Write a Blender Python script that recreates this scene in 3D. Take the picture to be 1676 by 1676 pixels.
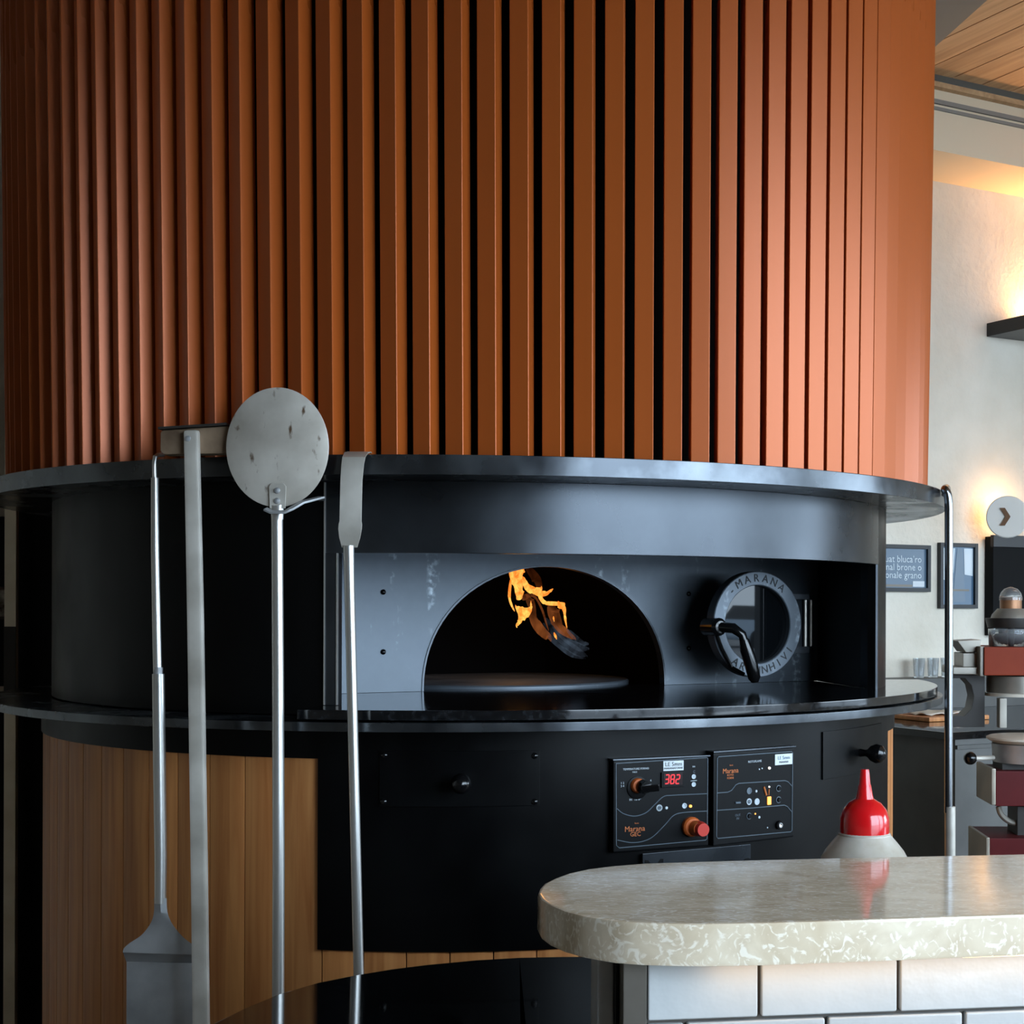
import bpy, bmesh, math, random
from math import sin, cos, tan, pi, radians as R, sqrt, atan2
from mathutils import Vector, Matrix

for o in list(bpy.data.objects): bpy.data.objects.remove(o, do_unlink=True)
scene = bpy.context.scene
col = scene.collection
random.seed(7)

# ------------------------------------------------------------------ camera
F, CX, CY, ROLL, EYE = 2500.0, 1050.0, 993.8, 0.003, 1.30
cd = bpy.data.cameras.new('camera'); cam = bpy.data.objects.new('camera', cd); col.objects.link(cam)
cd.sensor_width = 36.0; cd.sensor_fit = 'HORIZONTAL'; cd.lens = 36.0 * F / 1676.0
cd.shift_x = -(CX - 838.0) / 1676.0; cd.shift_y = (CY - 838.0) / 1676.0
cd.clip_start = 0.05; cd.clip_end = 200
cam.matrix_world = Matrix.Translation((0, 0, EYE)) @ Matrix.Rotation(pi / 2, 4, 'X') @ Matrix.Rotation(ROLL, 4, 'Z')
scene.camera = cam

# ------------------------------------------------------------------ colour management
vs = scene.view_settings
scene.display_settings.display_device = 'sRGB'
vs.view_transform = 'Standard'; vs.look = 'None'; vs.gamma = 1.0; vs.use_curve_mapping = False
vs.exposure = 0.0

# ------------------------------------------------------------------ world (daylight sky outside the windows)
world = bpy.data.worlds.new('sky'); scene.world = world; world.use_nodes = True
wn = world.node_tree.nodes; bg = wn['Background']
bg.inputs['Color'].default_value = (0.66, 0.83, 1.0, 1); bg.inputs['Strength'].default_value = 14.0

# ------------------------------------------------------------------ frames of reference
S = 1.15
AX = Vector((-0.353 * S, 3.3514 * S, 0))            # oven axis on the floor
PSI = R(30)
U = Vector((cos(PSI), sin(PSI), 0)); N = Vector((sin(PSI), -cos(PSI), 0)); Z = Vector((0, 0, 1))
def room(u, n, z=0.0): return AX + U * u + N * n + Z * z

def ray(px, py):
    a = (px - CX) / F; b = -(py - CY) / F
    x = a * cos(ROLL) - b * sin(ROLL); z = a * sin(ROLL) + b * cos(ROLL)
    return Vector((x, 1.0, z))
CAM = Vector((0, 0, EYE))
def at(px, py, depth): return CAM + ray(px, py) * depth
def on_h(px, py, h):
    d = ray(px, py); return CAM + d * ((h - EYE) / d.z)
def on_plane(px, py, p0, nn):
    d = ray(px, py); return CAM + d * ((p0 - CAM).dot(nn) / d.dot(nn))
def on_cyl(px, py, rad):
    d = ray(px, py); o = CAM - AX
    a = d.x * d.x + d.y * d.y; b = 2 * (o.x * d.x + o.y * d.y); c = o.x * o.x + o.y * o.y - rad * rad
    disc = max(b * b - 4 * a * c, 0)
    p = CAM + d * ((-b - sqrt(disc)) / (2 * a))
    return p
def phi_of(p): return atan2(p.x - AX.x, -(p.y - AX.y))
def cyl(phi, rad, z): return Vector((AX.x + rad * sin(phi), AX.y - rad * cos(phi), z))
def hz(h): return EYE + h * S

# heights of the oven rings
Z_LT, Z_LB = hz(.2344), hz(.2032)
Z_ST, Z_SB, Z_BB, Z_WT = hz(-.1612), hz(-.1772), hz(-.1943), hz(-.2465)
R_L, R_S, R_BAND, R_W, R_BODY, R_DRUM = S * 1.0, S * .985, S * .9958, S * .8934, S * .878, S * .957
Z_HOOD = hz(.0865)

# ------------------------------------------------------------------ materials
def srgb(r, g, b):
    f = lambda c: (c / 255 / 12.92) if c / 255 <= .04045 else ((c / 255 + .055) / 1.055) ** 2.4
    return (f(r), f(g), f(b), 1)
def mat(name, color, rough=.5, metal=0.0, spec=.5, emit=None, estr=0.0, trans=0.0, coat=0.0, ior=1.45):
    m = bpy.data.materials.new(name); m.use_nodes = True
    b = m.node_tree.nodes['Principled BSDF']
    b.inputs['Base Color'].default_value = color; b.inputs['Roughness'].default_value = rough
    b.inputs['Metallic'].default_value = metal; b.inputs['Specular IOR Level'].default_value = spec
    b.inputs['Transmission Weight'].default_value = trans; b.inputs['Coat Weight'].default_value = coat
    b.inputs['IOR'].default_value = ior
    if emit: b.inputs['Emission Color'].default_value = emit; b.inputs['Emission Strength'].default_value = estr
    return m
def nd(m, t, **kw):
    n = m.node_tree.nodes.new(t)
    for k, v in kw.items():
        if hasattr(n, k): setattr(n, k, v)
    return n
def lk(m, a, b): m.node_tree.links.new(a, b)
def noisy(m, c1, c2, scale=6, stretch=(1, 1, 1), detail=6, lo=.35, hi=.65, rough=None, bump=0.0, bump_scale=None, distort=0.0):
    """mix two colours (and two roughness values) by object-space noise"""
    b = m.node_tree.nodes['Principled BSDF']
    tc = nd(m, 'ShaderNodeTexCoord'); mp = nd(m, 'ShaderNodeMapping'); mp.inputs['Scale'].default_value = stretch
    lk(m, tc.outputs['Object'], mp.inputs['Vector'])
    nz = nd(m, 'ShaderNodeTexNoise'); nz.inputs['Scale'].default_value = scale; nz.inputs['Detail'].default_value = detail
    nz.inputs['Distortion'].default_value = distort
    lk(m, mp.outputs['Vector'], nz.inputs['Vector'])
    rp = nd(m, 'ShaderNodeValToRGB'); rp.color_ramp.elements[0].position = lo; rp.color_ramp.elements[1].position = hi
    rp.color_ramp.elements[0].color = c1; rp.color_ramp.elements[1].color = c2
    lk(m, nz.outputs['Fac'], rp.inputs['Fac']); lk(m, rp.outputs['Color'], b.inputs['Base Color'])
    if rough:
        mr = nd(m, 'ShaderNodeMapRange'); mr.inputs['From Min'].default_value = lo; mr.inputs['From Max'].default_value = hi
        mr.inputs['To Min'].default_value = rough[0]; mr.inputs['To Max'].default_value = rough[1]
        lk(m, nz.outputs['Fac'], mr.inputs['Value']); lk(m, mr.outputs['Result'], b.inputs['Roughness'])
    if bump:
        bp = nd(m, 'ShaderNodeBump'); bp.inputs['Strength'].default_value = bump; bp.inputs['Distance'].default_value = .01
        if bump_scale:
            n2 = nd(m, 'ShaderNodeTexNoise'); n2.inputs['Scale'].default_value = bump_scale; n2.inputs['Detail'].default_value = 4
            lk(m, mp.outputs['Vector'], n2.inputs['Vector']); lk(m, n2.outputs['Fac'], bp.inputs['Height'])
        else: lk(m, nz.outputs['Fac'], bp.inputs['Height'])
        lk(m, bp.outputs['Normal'], b.inputs['Normal'])
    return m

M = {}
M['copper'] = noisy(mat('copper_paint', srgb(186, 86, 36), .33, .2, spec=.42), srgb(164, 79, 28), srgb(176, 87, 33), scale=3, stretch=(1, 1, .15), rough=(.24, .34))
M['drum_core'] = mat('drum_core_black', srgb(12, 8, 6), .7, spec=.1)
M['black_steel'] = noisy(mat('black_steel', srgb(40, 44, 49), .42, .85), srgb(52, 55, 59), srgb(76, 80, 85), scale=5, lo=.3, hi=.75, rough=(.24, .4))
M['ledge_steel'] = noisy(mat('ledge_steel', srgb(70, 75, 80), .36, .9), srgb(58, 61, 65), srgb(112, 117, 122), scale=7, lo=.35, hi=.75, rough=(.2, .36))
M['plate_steel'] = noisy(mat('plate_steel', srgb(92, 100, 108), .4, .4), srgb(78, 85, 93), srgb(108, 116, 124), scale=6, lo=.3, hi=.75, rough=(.4, .55))
M['base_black'] = noisy(mat('base_black_paint', srgb(20, 22, 25), .35, .0, spec=.14), srgb(3, 3, 4), srgb(6, 7, 8), scale=6, rough=(.3, .42))
M['matte_black'] = mat('matte_black', srgb(4, 4, 5), .5, spec=.12)
M['inner_black'] = mat('soot_black', srgb(5, 4, 4), .95, spec=.1)  # one even black for the base core and the oven chamber
M['gloss_black'] = mat('black_bakelite', srgb(12, 12, 13), .16)
M['granite'] = noisy(mat('black_granite', srgb(14, 15, 17), .07), srgb(10, 11, 13), srgb(30, 33, 37), scale=120, lo=.5, hi=.78, rough=(.05, .09))
M['slab'] = noisy(mat('oven_slab_granite', srgb(20, 21, 23), .1), srgb(14, 15, 17), srgb(38, 40, 43), scale=90, lo=.5, hi=.8, rough=(.08, .14))
M['steel'] = noisy(mat('brushed_steel', srgb(178, 178, 175), .3, .8), srgb(176, 175, 170), srgb(206, 205, 202), scale=8, stretch=(1, 1, .12), detail=3, rough=(.26, .36))
M['worn_steel'] = noisy(mat('worn_steel', srgb(150, 148, 143), .42, .45), srgb(176, 170, 159), srgb(214, 208, 198), scale=9, detail=9, rough=(.36, .55), bump=.05)
M['dull_steel'] = noisy(mat('dull_steel', srgb(130, 134, 138), .45, .6), srgb(148, 150, 152), srgb(182, 183, 184), scale=10, rough=(.38, .55))
M['post_steel'] = noisy(mat('post_steel', srgb(150, 142, 128), .4, .6), srgb(140, 132, 118), srgb(165, 156, 142), scale=8, rough=(.35, .5))
M['pale_steel'] = noisy(mat('pale_satin_steel', srgb(230, 215, 190), .4, .2), srgb(222, 206, 180), srgb(240, 228, 206), scale=8)
M['dark_pole'] = noisy(mat('dark_polished_steel', srgb(130, 132, 135), .2, 1.0), srgb(110, 113, 117), srgb(140, 142, 145), scale=6, stretch=(1, 1, .1), rough=(.16, .26))
M['post_brown'] = noisy(mat('brown_steel', srgb(92, 86, 79), .4, .5), srgb(84, 78, 71), srgb(104, 98, 90), scale=8)
M['red_plastic'] = mat('red_plastic', srgb(200, 16, 22), .18, coat=.4)
M['clear_plastic'] = noisy(mat('milky_plastic', srgb(196, 186, 168), .25, 0, trans=.35), srgb(206, 196, 178), srgb(240, 234, 224), scale=18)
M['white_ink'] = mat('pale_print', srgb(190, 200, 208), .5)
M['line_ink'] = mat('grey_print', srgb(88, 100, 110), .5)
M['orange_ink'] = mat('orange_print', srgb(196, 108, 52), .5)
M['dark_ink'] = mat('dark_print', srgb(30, 33, 37), .6)
M['label_white'] = mat('label_paper', srgb(205, 212, 216), .5)
M['panel_black'] = mat('control_panel_black', srgb(7, 8, 10), .4, spec=.14)
M['led_red'] = mat('led_red', srgb(60, 4, 6), .6, emit=(1, .035, .05, 1), estr=1.3)
M['led_amber'] = mat('led_amber', srgb(255, 160, 60), .4, emit=(1, .4, .07, 1), estr=2.0)
M['led_white'] = mat('led_white', srgb(240, 235, 225), .4, emit=(1, .92, .82, 1), estr=.9)
M['screen_dark'] = mat('display_window', srgb(30, 14, 16), .2)
M['orange_plastic'] = mat('orange_plastic', srgb(186, 92, 40), .35)
M['button_red'] = mat('button_red', srgb(196, 52, 38), .4)
M['cream_wall'] = noisy(mat('cream_plaster', srgb(205, 192, 168), .85), srgb(212, 203, 186), srgb(228, 220, 205), scale=3, detail=8, bump=.35, bump_scale=40)
M['paint_white'] = mat('cream_paint', srgb(228, 210, 180), .7)
M['dark_wall'] = mat('taupe_wall_paint', srgb(150, 138, 122), .7)
M['ceiling_grey'] = mat('grey_ceiling_paint', srgb(140, 134, 126), .8)
M['floor'] = noisy(mat('floor_concrete', srgb(110, 98, 86), .6), srgb(100, 90, 78), srgb(124, 112, 98), scale=2)
M['outdoor'] = noisy(mat('asphalt', srgb(120, 120, 122), .9), srgb(105, 106, 110), srgb(140, 140, 140), scale=2)
M['black_frame'] = mat('black_frame', srgb(26, 27, 29), .4)
M['grey_cabinet'] = noisy(mat('grey_laminate', srgb(78, 77, 74), .5), srgb(72, 71, 68), srgb(86, 85, 82), scale=5)
M['machine_grey'] = noisy(mat('machine_grey', srgb(150, 142, 130), .4, .5), srgb(122, 116, 107), srgb(146, 140, 130), scale=7)
M['machine_dark'] = mat('machine_dark', srgb(44, 40, 37), .5, .2)
M['machine_red'] = noisy(mat('red_enamel', srgb(150, 52, 26), .5, spec=.2), srgb(120, 40, 14), srgb(132, 48, 19), scale=5)
M['crimson'] = noisy(mat('crimson_enamel', srgb(104, 26, 28), .5, spec=.2), srgb(74, 16, 18), srgb(86, 21, 23), scale=6)
M['white_enamel'] = mat('cream_enamel', srgb(214, 205, 190), .35)
M['lamp_disc'] = mat('lamp_disc_white', srgb(226, 222, 214), .5)
M['chevron'] = mat('wooden_chevron', srgb(106, 74, 48), .5)
M['glow'] = mat('warm_strip', srgb(255, 210, 150), .5, emit=(1, .62, .26, 1), estr=5)
M['bulb'] = mat('warm_bulb', srgb(255, 220, 170), .5, emit=(1, .66, .3, 1), estr=25)
M['mortar'] = mat('dark_grout', srgb(92, 86, 80), .8)
M['tile'] = noisy(mat('glazed_tile', srgb(222, 224, 222), .1, coat=.5), srgb(176, 179, 180), srgb(188, 190, 190), scale=5, bump=.25, bump_scale=16)
M['door_glass'] = mat('oven_glass', srgb(8, 10, 12), .015, 0, spec=.5, ior=1.34)
M['poster_slate'] = mat('poster_slate', srgb(84, 104, 122), .3)
M['poster_pale'] = mat('poster_pale', srgb(196, 206, 212), .3)
M['poster_blue'] = mat('poster_blue', srgb(70, 98, 122), .3)
M['poster_tan'] = mat('poster_tan', srgb(120, 112, 100), .4)
M['window_glass'] = mat('window_glass', (1, 1, 1, 1), 0.0, trans=1.0, ior=1.01)
M['jar_glass'] = mat('jar_glass', srgb(220, 224, 226), .05, trans=.85)
M['car_paint'] = mat('car_paint', srgb(150, 165, 180), .25, .5)
M['tyre'] = mat('tyre_rubber', srgb(20, 20, 20), .8)
M['foliage'] = noisy(mat('orange_foliage', srgb(190, 120, 50), .8), srgb(150, 90, 40), srgb(226, 160, 84), scale=30)

def wood(name, c1, c2, scale=7, axis='z', rough=.45, contrast=(.3, .7), rnd=.25):
    m = mat(name, c1, rough)
    b = m.node_tree.nodes['Principled BSDF']
    tc = nd(m, 'ShaderNodeTexCoord'); mp = nd(m, 'ShaderNodeMapping')
    st = {'z': (1, 1, .05), 'y': (1, .05, 1), 'x': (.05, 1, 1)}[axis]
    mp.inputs['Scale'].default_value = st
    oi = nd(m, 'ShaderNodeObjectInfo')
    ad = nd(m, 'ShaderNodeVectorMath', operation='ADD'); sc = nd(m, 'ShaderNodeVectorMath', operation='SCALE'); sc.inputs['Scale'].default_value = 37.0
    cb = nd(m, 'ShaderNodeCombineXYZ')
    for k in range(3): lk(m, oi.outputs['Random'], cb.inputs[k])
    lk(m, cb.outputs['Vector'], sc.inputs[0]); lk(m, sc.outputs['Vector'], ad.inputs[1])
    lk(m, tc.outputs['Object'], mp.inputs['Vector']); lk(m, mp.outputs['Vector'], ad.inputs[0])
    nz = nd(m, 'ShaderNodeTexNoise'); nz.inputs['Scale'].default_value = scale * 8; nz.inputs['Detail'].default_value = 8; nz.inputs['Distortion'].default_value = .6
    lk(m, ad.outputs['Vector'], nz.inputs['Vector'])
    rp = nd(m, 'ShaderNodeValToRGB'); rp.color_ramp.elements[0].position, rp.color_ramp.elements[1].position = contrast
    rp.color_ramp.elements[0].color = c1; rp.color_ramp.elements[1].color = c2
    lk(m, nz.outputs['Fac'], rp.inputs['Fac'])
    hs = nd(m, 'ShaderNodeHueSaturation')
    mr = nd(m, 'ShaderNodeMapRange'); mr.inputs['To Min'].default_value = 1 - rnd; mr.inputs['To Max'].default_value = 1 + rnd
    lk(m, oi.outputs['Random'], mr.inputs['Value']); lk(m, mr.outputs['Result'], hs.inputs['Value'])
    lk(m, rp.outputs['Color'], hs.inputs['Color']); lk(m, hs.outputs['Color'], b.inputs['Base Color'])
    return m
M['base_wood'] = wood('oak_cladding', srgb(176, 108, 56), srgb(212, 146, 86), 6, 'z', .5, rnd=.12)
M['ceiling_wood'] = wood('ceiling_boards', srgb(178, 138, 98), srgb(212, 172, 128), 4, 'y', .6, rnd=.1)

def stone():
    m = mat('beige_terrazzo_marble', srgb(178, 172, 158), .09, spec=.4)
    b = m.node_tree.nodes['Principled BSDF']
    tc = nd(m, 'ShaderNodeTexCoord'); mp = nd(m, 'ShaderNodeMapping'); mp.inputs['Scale'].default_value = (1, 2.0, 1)
    lk(m, tc.outputs['Object'], mp.inputs['Vector'])
    n1 = nd(m, 'ShaderNodeTexNoise'); n1.inputs['Scale'].default_value = 14; n1.inputs['Detail'].default_value = 8; n1.inputs['Distortion'].default_value = 1.2
    n2 = nd(m, 'ShaderNodeTexNoise'); n2.inputs['Scale'].default_value = 55; n2.inputs['Detail'].default_value = 6; n2.inputs['Distortion'].default_value = 2.2
    for n in (n1, n2): lk(m, mp.outputs['Vector'], n.inputs['Vector'])
    r1 = nd(m, 'ShaderNodeValToRGB'); e = r1.color_ramp.elements
    e[0].position, e[1].position = .3, .7; e[0].color = srgb(206, 186, 158); e[1].color = srgb(232, 216, 191)
    lk(m, n1.outputs['Fac'], r1.inputs['Fac'])
    r2 = nd(m, 'ShaderNodeValToRGB'); e = r2.color_ramp.elements
    e[0].position = .53; e[0].color = (0, 0, 0, 1); e[1].position = .62; e[1].color = (1, 1, 1, 1)
    lk(m, n2.outputs['Fac'], r2.inputs['Fac'])
    mx = nd(m, 'ShaderNodeMix', data_type='RGBA'); lk(m, r1.outputs['Color'], mx.inputs[6]); mx.inputs[7].default_value = srgb(248, 238, 222)
    ml = nd(m, 'ShaderNodeMath', operation='MULTIPLY'); ml.inputs[1].default_value = .8
    lk(m, r2.outputs['Color'], ml.inputs[0]); lk(m, ml.outputs['Value'], mx.inputs[0]); lk(m, mx.outputs[2], b.inputs['Base Color'])
    return m
M['stone'] = stone()
def drips(m):
    """pale limescale runs and splashes on the mouth plate"""
    b = m.node_tree.nodes['Principled BSDF']; src = b.inputs['Base Color'].links[0].from_socket
    tc = nd(m, 'ShaderNodeTexCoord'); mp = nd(m, 'ShaderNodeMapping'); mp.inputs['Rotation'].default_value = (0, 0, -PSI); mp.inputs['Scale'].default_value = (1, 1, .12)
    lk(m, tc.outputs['Object'], mp.inputs['Vector'])
    n1 = nd(m, 'ShaderNodeTexNoise'); n1.inputs['Scale'].default_value = 26; n1.inputs['Detail'].default_value = 5; lk(m, mp.outputs['Vector'], n1.inputs['Vector'])
    n2 = nd(m, 'ShaderNodeTexNoise'); n2.inputs['Scale'].default_value = 70; n2.inputs['Detail'].default_value = 4; lk(m, tc.outputs['Object'], n2.inputs['Vector'])
    r1 = nd(m, 'ShaderNodeMapRange'); r1.inputs['From Min'].default_value = .60; r1.inputs['From Max'].default_value = .75; lk(m, n1.outputs['Fac'], r1.inputs['Value'])
    r2 = nd(m, 'ShaderNodeMapRange'); r2.inputs['From Min'].default_value = .5; r2.inputs['From Max'].default_value = .72; lk(m, n2.outputs['Fac'], r2.inputs['Value'])
    a = nd(m, 'ShaderNodeMath', operation='MULTIPLY'); lk(m, r1.outputs['Result'], a.inputs[0]); lk(m, r2.outputs['Result'], a.inputs[1])
    mx = nd(m, 'ShaderNodeMix', data_type='RGBA'); lk(m, src, mx.inputs[6]); mx.inputs[7].default_value = srgb(190, 202, 210); lk(m, a.outputs['Value'], mx.inputs[0]); lk(m, mx.outputs[2], b.inputs['Base Color'])
drips(M['plate_steel'])

def peel_mat():
    """worn aluminium with brown scorch marks"""
    m = noisy(mat('scorched_aluminium', srgb(140, 136, 130), .42, .35), srgb(170, 162, 150), srgb(206, 199, 188), scale=9, detail=9, rough=(.38, .55))
    b = m.node_tree.nodes['Principled BSDF']; src = b.inputs['Base Color'].links[0].from_socket
    tc = nd(m, 'ShaderNodeTexCoord'); mp = nd(m, 'ShaderNodeMapping'); mp.inputs['Scale'].default_value = (1.0, 1.0, .45); mp.inputs['Rotation'].default_value = (0, .4, 0)
    lk(m, tc.outputs['Object'], mp.inputs['Vector'])
    n = nd(m, 'ShaderNodeTexNoise'); n.inputs['Scale'].default_value = 60; n.inputs['Detail'].default_value = 5
    lk(m, mp.outputs['Vector'], n.inputs['Vector'])
    r = nd(m, 'ShaderNodeValToRGB'); r.color_ramp.elements[0].position = .62; r.color_ramp.elements[1].position = .72
    r.color_ramp.elements[0].color = (0, 0, 0, 1); r.color_ramp.elements[1].color = (1, 1, 1, 1)
    lk(m, n.outputs['Fac'], r.inputs['Fac'])
    mx = nd(m, 'ShaderNodeMix', data_type='RGBA'); lk(m, src, mx.inputs[6]); mx.inputs[7].default_value = srgb(88, 66, 46)
    lk(m, r.outputs['Color'], mx.inputs[0]); lk(m, mx.outputs[2], b.inputs['Base Color'])
    return m
M['peel'] = peel_mat()

def flame_mat(name, col_a, col_b, strength, alpha, scale=14):
    m = bpy.data.materials.new(name); m.use_nodes = True; nt = m.node_tree
    nt.nodes.remove(nt.nodes['Principled BSDF']); out = nt.nodes['Material Output']
    tc = nd(m, 'ShaderNodeTexCoord'); nz = nd(m, 'ShaderNodeTexNoise'); nz.inputs['Scale'].default_value = scale; nz.inputs['Detail'].default_value = 3; nz.inputs['Distortion'].default_value = 1.0
    lk(m, tc.outputs['Object'], nz.inputs['Vector'])
    rp = nd(m, 'ShaderNodeValToRGB'); rp.color_ramp.elements[0].position = .35; rp.color_ramp.elements[1].position = .65
    rp.color_ramp.elements[0].color = col_a; rp.color_ramp.elements[1].color = col_b
    lk(m, nz.outputs['Fac'], rp.inputs['Fac'])
    em = nd(m, 'ShaderNodeEmission'); em.inputs['Strength'].default_value = strength; lk(m, rp.outputs['Color'], em.inputs['Color'])
    tr = nd(m, 'ShaderNodeBsdfTransparent'); mx = nd(m, 'ShaderNodeMixShader')
    mr = nd(m, 'ShaderNodeMapRange'); mr.inputs['From Min'].default_value = .35; mr.inputs['From Max'].default_value = .65
    mr.inputs['To Min'].default_value = alpha[0]; mr.inputs['To Max'].default_value = alpha[1]
    lk(m, nz.outputs['Fac'], mr.inputs['Value']); lk(m, mr.outputs['Result'], mx.inputs['Fac'])
    lk(m, tr.outputs['BSDF'], mx.inputs[1]); lk(m, em.outputs['Emission'], mx.inputs[2]); lk(m, mx.outputs['Shader'], out.inputs['Surface'])
    return m
M['flame_core'] = flame_mat('flame_core', (1, .17, .012, 1), (1, .58, .11, 1), 1.35, (.5, .95), 34)
M['flame_veil'] = flame_mat('flame_veil', (.5, .12, .03, 1), (.7, .2, .05, 1), .5, (.05, .4))
M['flame_faint'] = flame_mat('flame_faint', (.3, .06, .01, 1), (.45, .1, .02, 1), .25, (.05, .3))
M['flame_blue'] = flame_mat('flame_blue', (.1, .12, .16, 1), (.14, .2, .28, 1), .5, (.02, .3), 20)

# ------------------------------------------------------------------ mesh building
BEV = set()
WL = {}                                              # world origin of every object (no parent is rotated or scaled)
class MB:
    def __init__(s): s.v = []; s.f = []
    def add(s, vs, fs):
        k = len(s.v); s.v += [Vector(p) for p in vs]; s.f += [[i + k for i in q] for q in fs]; return s
    def box(s, c, sz, ex=None, ey=None, ez=None):
        c = Vector(c); ex = ex or Vector((1, 0, 0)); ey = ey or Vector((0, 1, 0)); ez = ez or Z
        h = [q / 2 for q in sz]
        vs = [c + ex * (h[0] * i) + ey * (h[1] * j) + ez * (h[2] * k) for k in (-1, 1) for j in (-1, 1) for i in (-1, 1)]
        return s.add(vs, [[0, 2, 3, 1], [4, 5, 7, 6], [0, 1, 5, 4], [1, 3, 7, 5], [3, 2, 6, 7], [2, 0, 4, 6]])
    def prism(s, poly, vec):
        """extrude a planar polygon (world points) along vec"""
        n = len(poly); poly = [Vector(p) for p in poly]; vec = Vector(vec)
        return s.add(poly + [p + vec for p in poly], [list(range(n))[::-1], list(range(n, 2 * n))] + [[i, (i + 1) % n, n + (i + 1) % n, n + i] for i in range(n)])
    def loft(s, rings, cap=True, closed=True):
        n = len(rings[0]); k = len(rings); vs = [p for r in rings for p in r]; fs = []
        for i in range(k - 1):
            for j in range(n if closed else n - 1):
                a = i * n + j; b = i * n + (j + 1) % n; fs.append([a, b, b + n, a + n])
        if cap and closed: fs += [list(range(n))[::-1], list(range((k - 1) * n, k * n))]
        return s.add(vs, fs)
    def tube(s, pts, rad, seg=12, cap=True, flat=None, ref=None):
        """sweep a round (or flattened: flat = (half width, half thickness) per point) section along pts"""
        pts = [Vector(p) for p in pts]; rings = []; up = Vector(ref) if ref else None
        for i, p in enumerate(pts):
            t = (pts[min(i + 1, len(pts) - 1)] - pts[max(i - 1, 0)]).normalized()
            if up is None:
                up = Vector((0, 1, 0)) if abs(t.y) < .9 else Vector((1, 0, 0))
            a = up.cross(t).normalized(); b = t.cross(a).normalized(); 
            if not ref: up = b
            if flat: ra, rb = flat[i] if isinstance(flat, list) else flat
            else: ra = rb = rad[i] if isinstance(rad, (list, tuple)) else rad
            rings.append([p + a * (ra * cos(2 * pi * j / seg)) + b * (rb * sin(2 * pi * j / seg)) for j in range(seg)])
        return s.loft(rings, cap)
    def strip(s, pts, w, t, ref):
        """sweep a rectangular section; w and t may be lists; ref = direction of the thickness"""
        pts = [Vector(p) for p in pts]; rings = []; ref = Vector(ref)
        for i, p in enumerate(pts):
            tg = (pts[min(i + 1, len(pts) - 1)] - pts[max(i - 1, 0)]).normalized()
            a = ref.cross(tg).normalized(); b = tg.cross(a).normalized()
            ww = (w[i] if isinstance(w, (list, tuple)) else w) / 2; tt = (t[i] if isinstance(t, (list, tuple)) else t) / 2
            rings.append([p - a * ww - b * tt, p + a * ww - b * tt, p + a * ww + b * tt, p - a * ww + b * tt])
        return s.loft(rings)
    def lathe(s, c, prof, seg=32, axis=None, ex=None):
        """prof = [(radius, height)], about axis through c"""
        c = Vector(c); az = (axis or Z).normalized(); ex = ex or (Vector((1, 0, 0)) if abs(az.x) < .8 else Vector((0, 1, 0)))
        ex = (ex - az * ex.dot(az)).normalized(); ey = az.cross(ex)
        return s.loft([[c + az * h + (ex * cos(2 * pi * j / seg) + ey * sin(2 * pi * j / seg)) * max(r, 1e-5) for j in range(seg)] for r, h in prof])
    def sector(s, r0, r1, z0, z1, a0, a1, seg=64):
        """ring sector about the oven axis, angles from the camera side, a0 < a1"""
        full = abs(a1 - a0) > 2 * pi - 1e-4; n = seg; rings = []
        for i in range(n if full else n + 1):
            a = a0 + (a1 - a0) * i / n
            rings.append([cyl(a, r0, z0), cyl(a, r1, z0), cyl(a, r1, z1), cyl(a, r0, z1)])
        if full: rings.append(rings[0]); return s.loft(rings, cap=False)
        return s.loft(rings)
    def ball(s, c, r, seg=16, sc=(1, 1, 1)):
        c = Vector(c); n = seg // 2
        return s.loft([[c + Vector((r * sc[0] * sin(pi * (i + .02) / (n + .04)) * cos(2 * pi * j / seg), r * sc[1] * sin(pi * (i + .02) / (n + .04)) * sin(2 * pi * j / seg), -r * sc[2] * cos(pi * (i + .02) / (n + .04)))) for j in range(seg)] for i in range(n + 1)])
    def mesh(s, name, smooth=True, bevel=0.0, org=None, seg=2, ang=35):
        bm = bmesh.new(); vv = [bm.verts.new(p) for p in s.v]
        for q in s.f:
            try: bm.faces.new([vv[i] for i in q])
            except ValueError: pass
        bmesh.ops.remove_doubles(bm, verts=bm.verts, dist=1e-6)
        bmesh.ops.recalc_face_normals(bm, faces=bm.faces)
        if bevel:
            es = [e for e in bm.edges if len(e.link_faces) == 2 and e.calc_face_angle(0) > R(40)]
            bmesh.ops.bevel(bm, geom=es, offset=bevel, segments=seg, profile=.6, affect='EDGES', clamp_overlap=True)
        if smooth:
            for f in bm.faces: f.smooth = True
            for e in bm.edges: e.smooth = len(e.link_faces) != 2 or e.calc_face_angle(0) < R(ang)
        if org is None:
            xs = [v.co for v in bm.verts]; org = Vector([(min(p[k] for p in xs) + max(p[k] for p in xs)) / 2 for k in range(3)])
        bmesh.ops.translate(bm, verts=bm.verts, vec=-Vector(org))
        me = bpy.data.meshes.new(name); bm.to_mesh(me); bm.free()
        if bevel and smooth: BEV.add(me.name)
        return me, Vector(org)
    def build(s, name, m, parent=None, smooth=True, bevel=0.0, org=None, **tags):
        me, o = s.mesh(name, smooth, bevel, org)
        return place(name, me, m, o, parent, **tags)
def place(name, me, m, loc, parent=None, rot=None, **tags):
    ob = bpy.data.objects.new(name, me); col.objects.link(ob)
    mm = M[m] if isinstance(m, str) else m
    if me is not None and mm is not None and not me.materials: me.materials.append(mm)
    loc = Vector(loc); WL[ob.name] = loc
    if parent: ob.parent = parent; ob.location = loc - WL[parent.name]
    else: ob.location = loc
    if rot is not None: ob.rotation_euler = rot
    if me is not None and me.name in BEV:
        w = ob.modifiers.new('weighted_normals', 'WEIGHTED_NORMAL'); w.keep_sharp = True; w.weight = 100
    tag(ob, **tags); return ob
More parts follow.
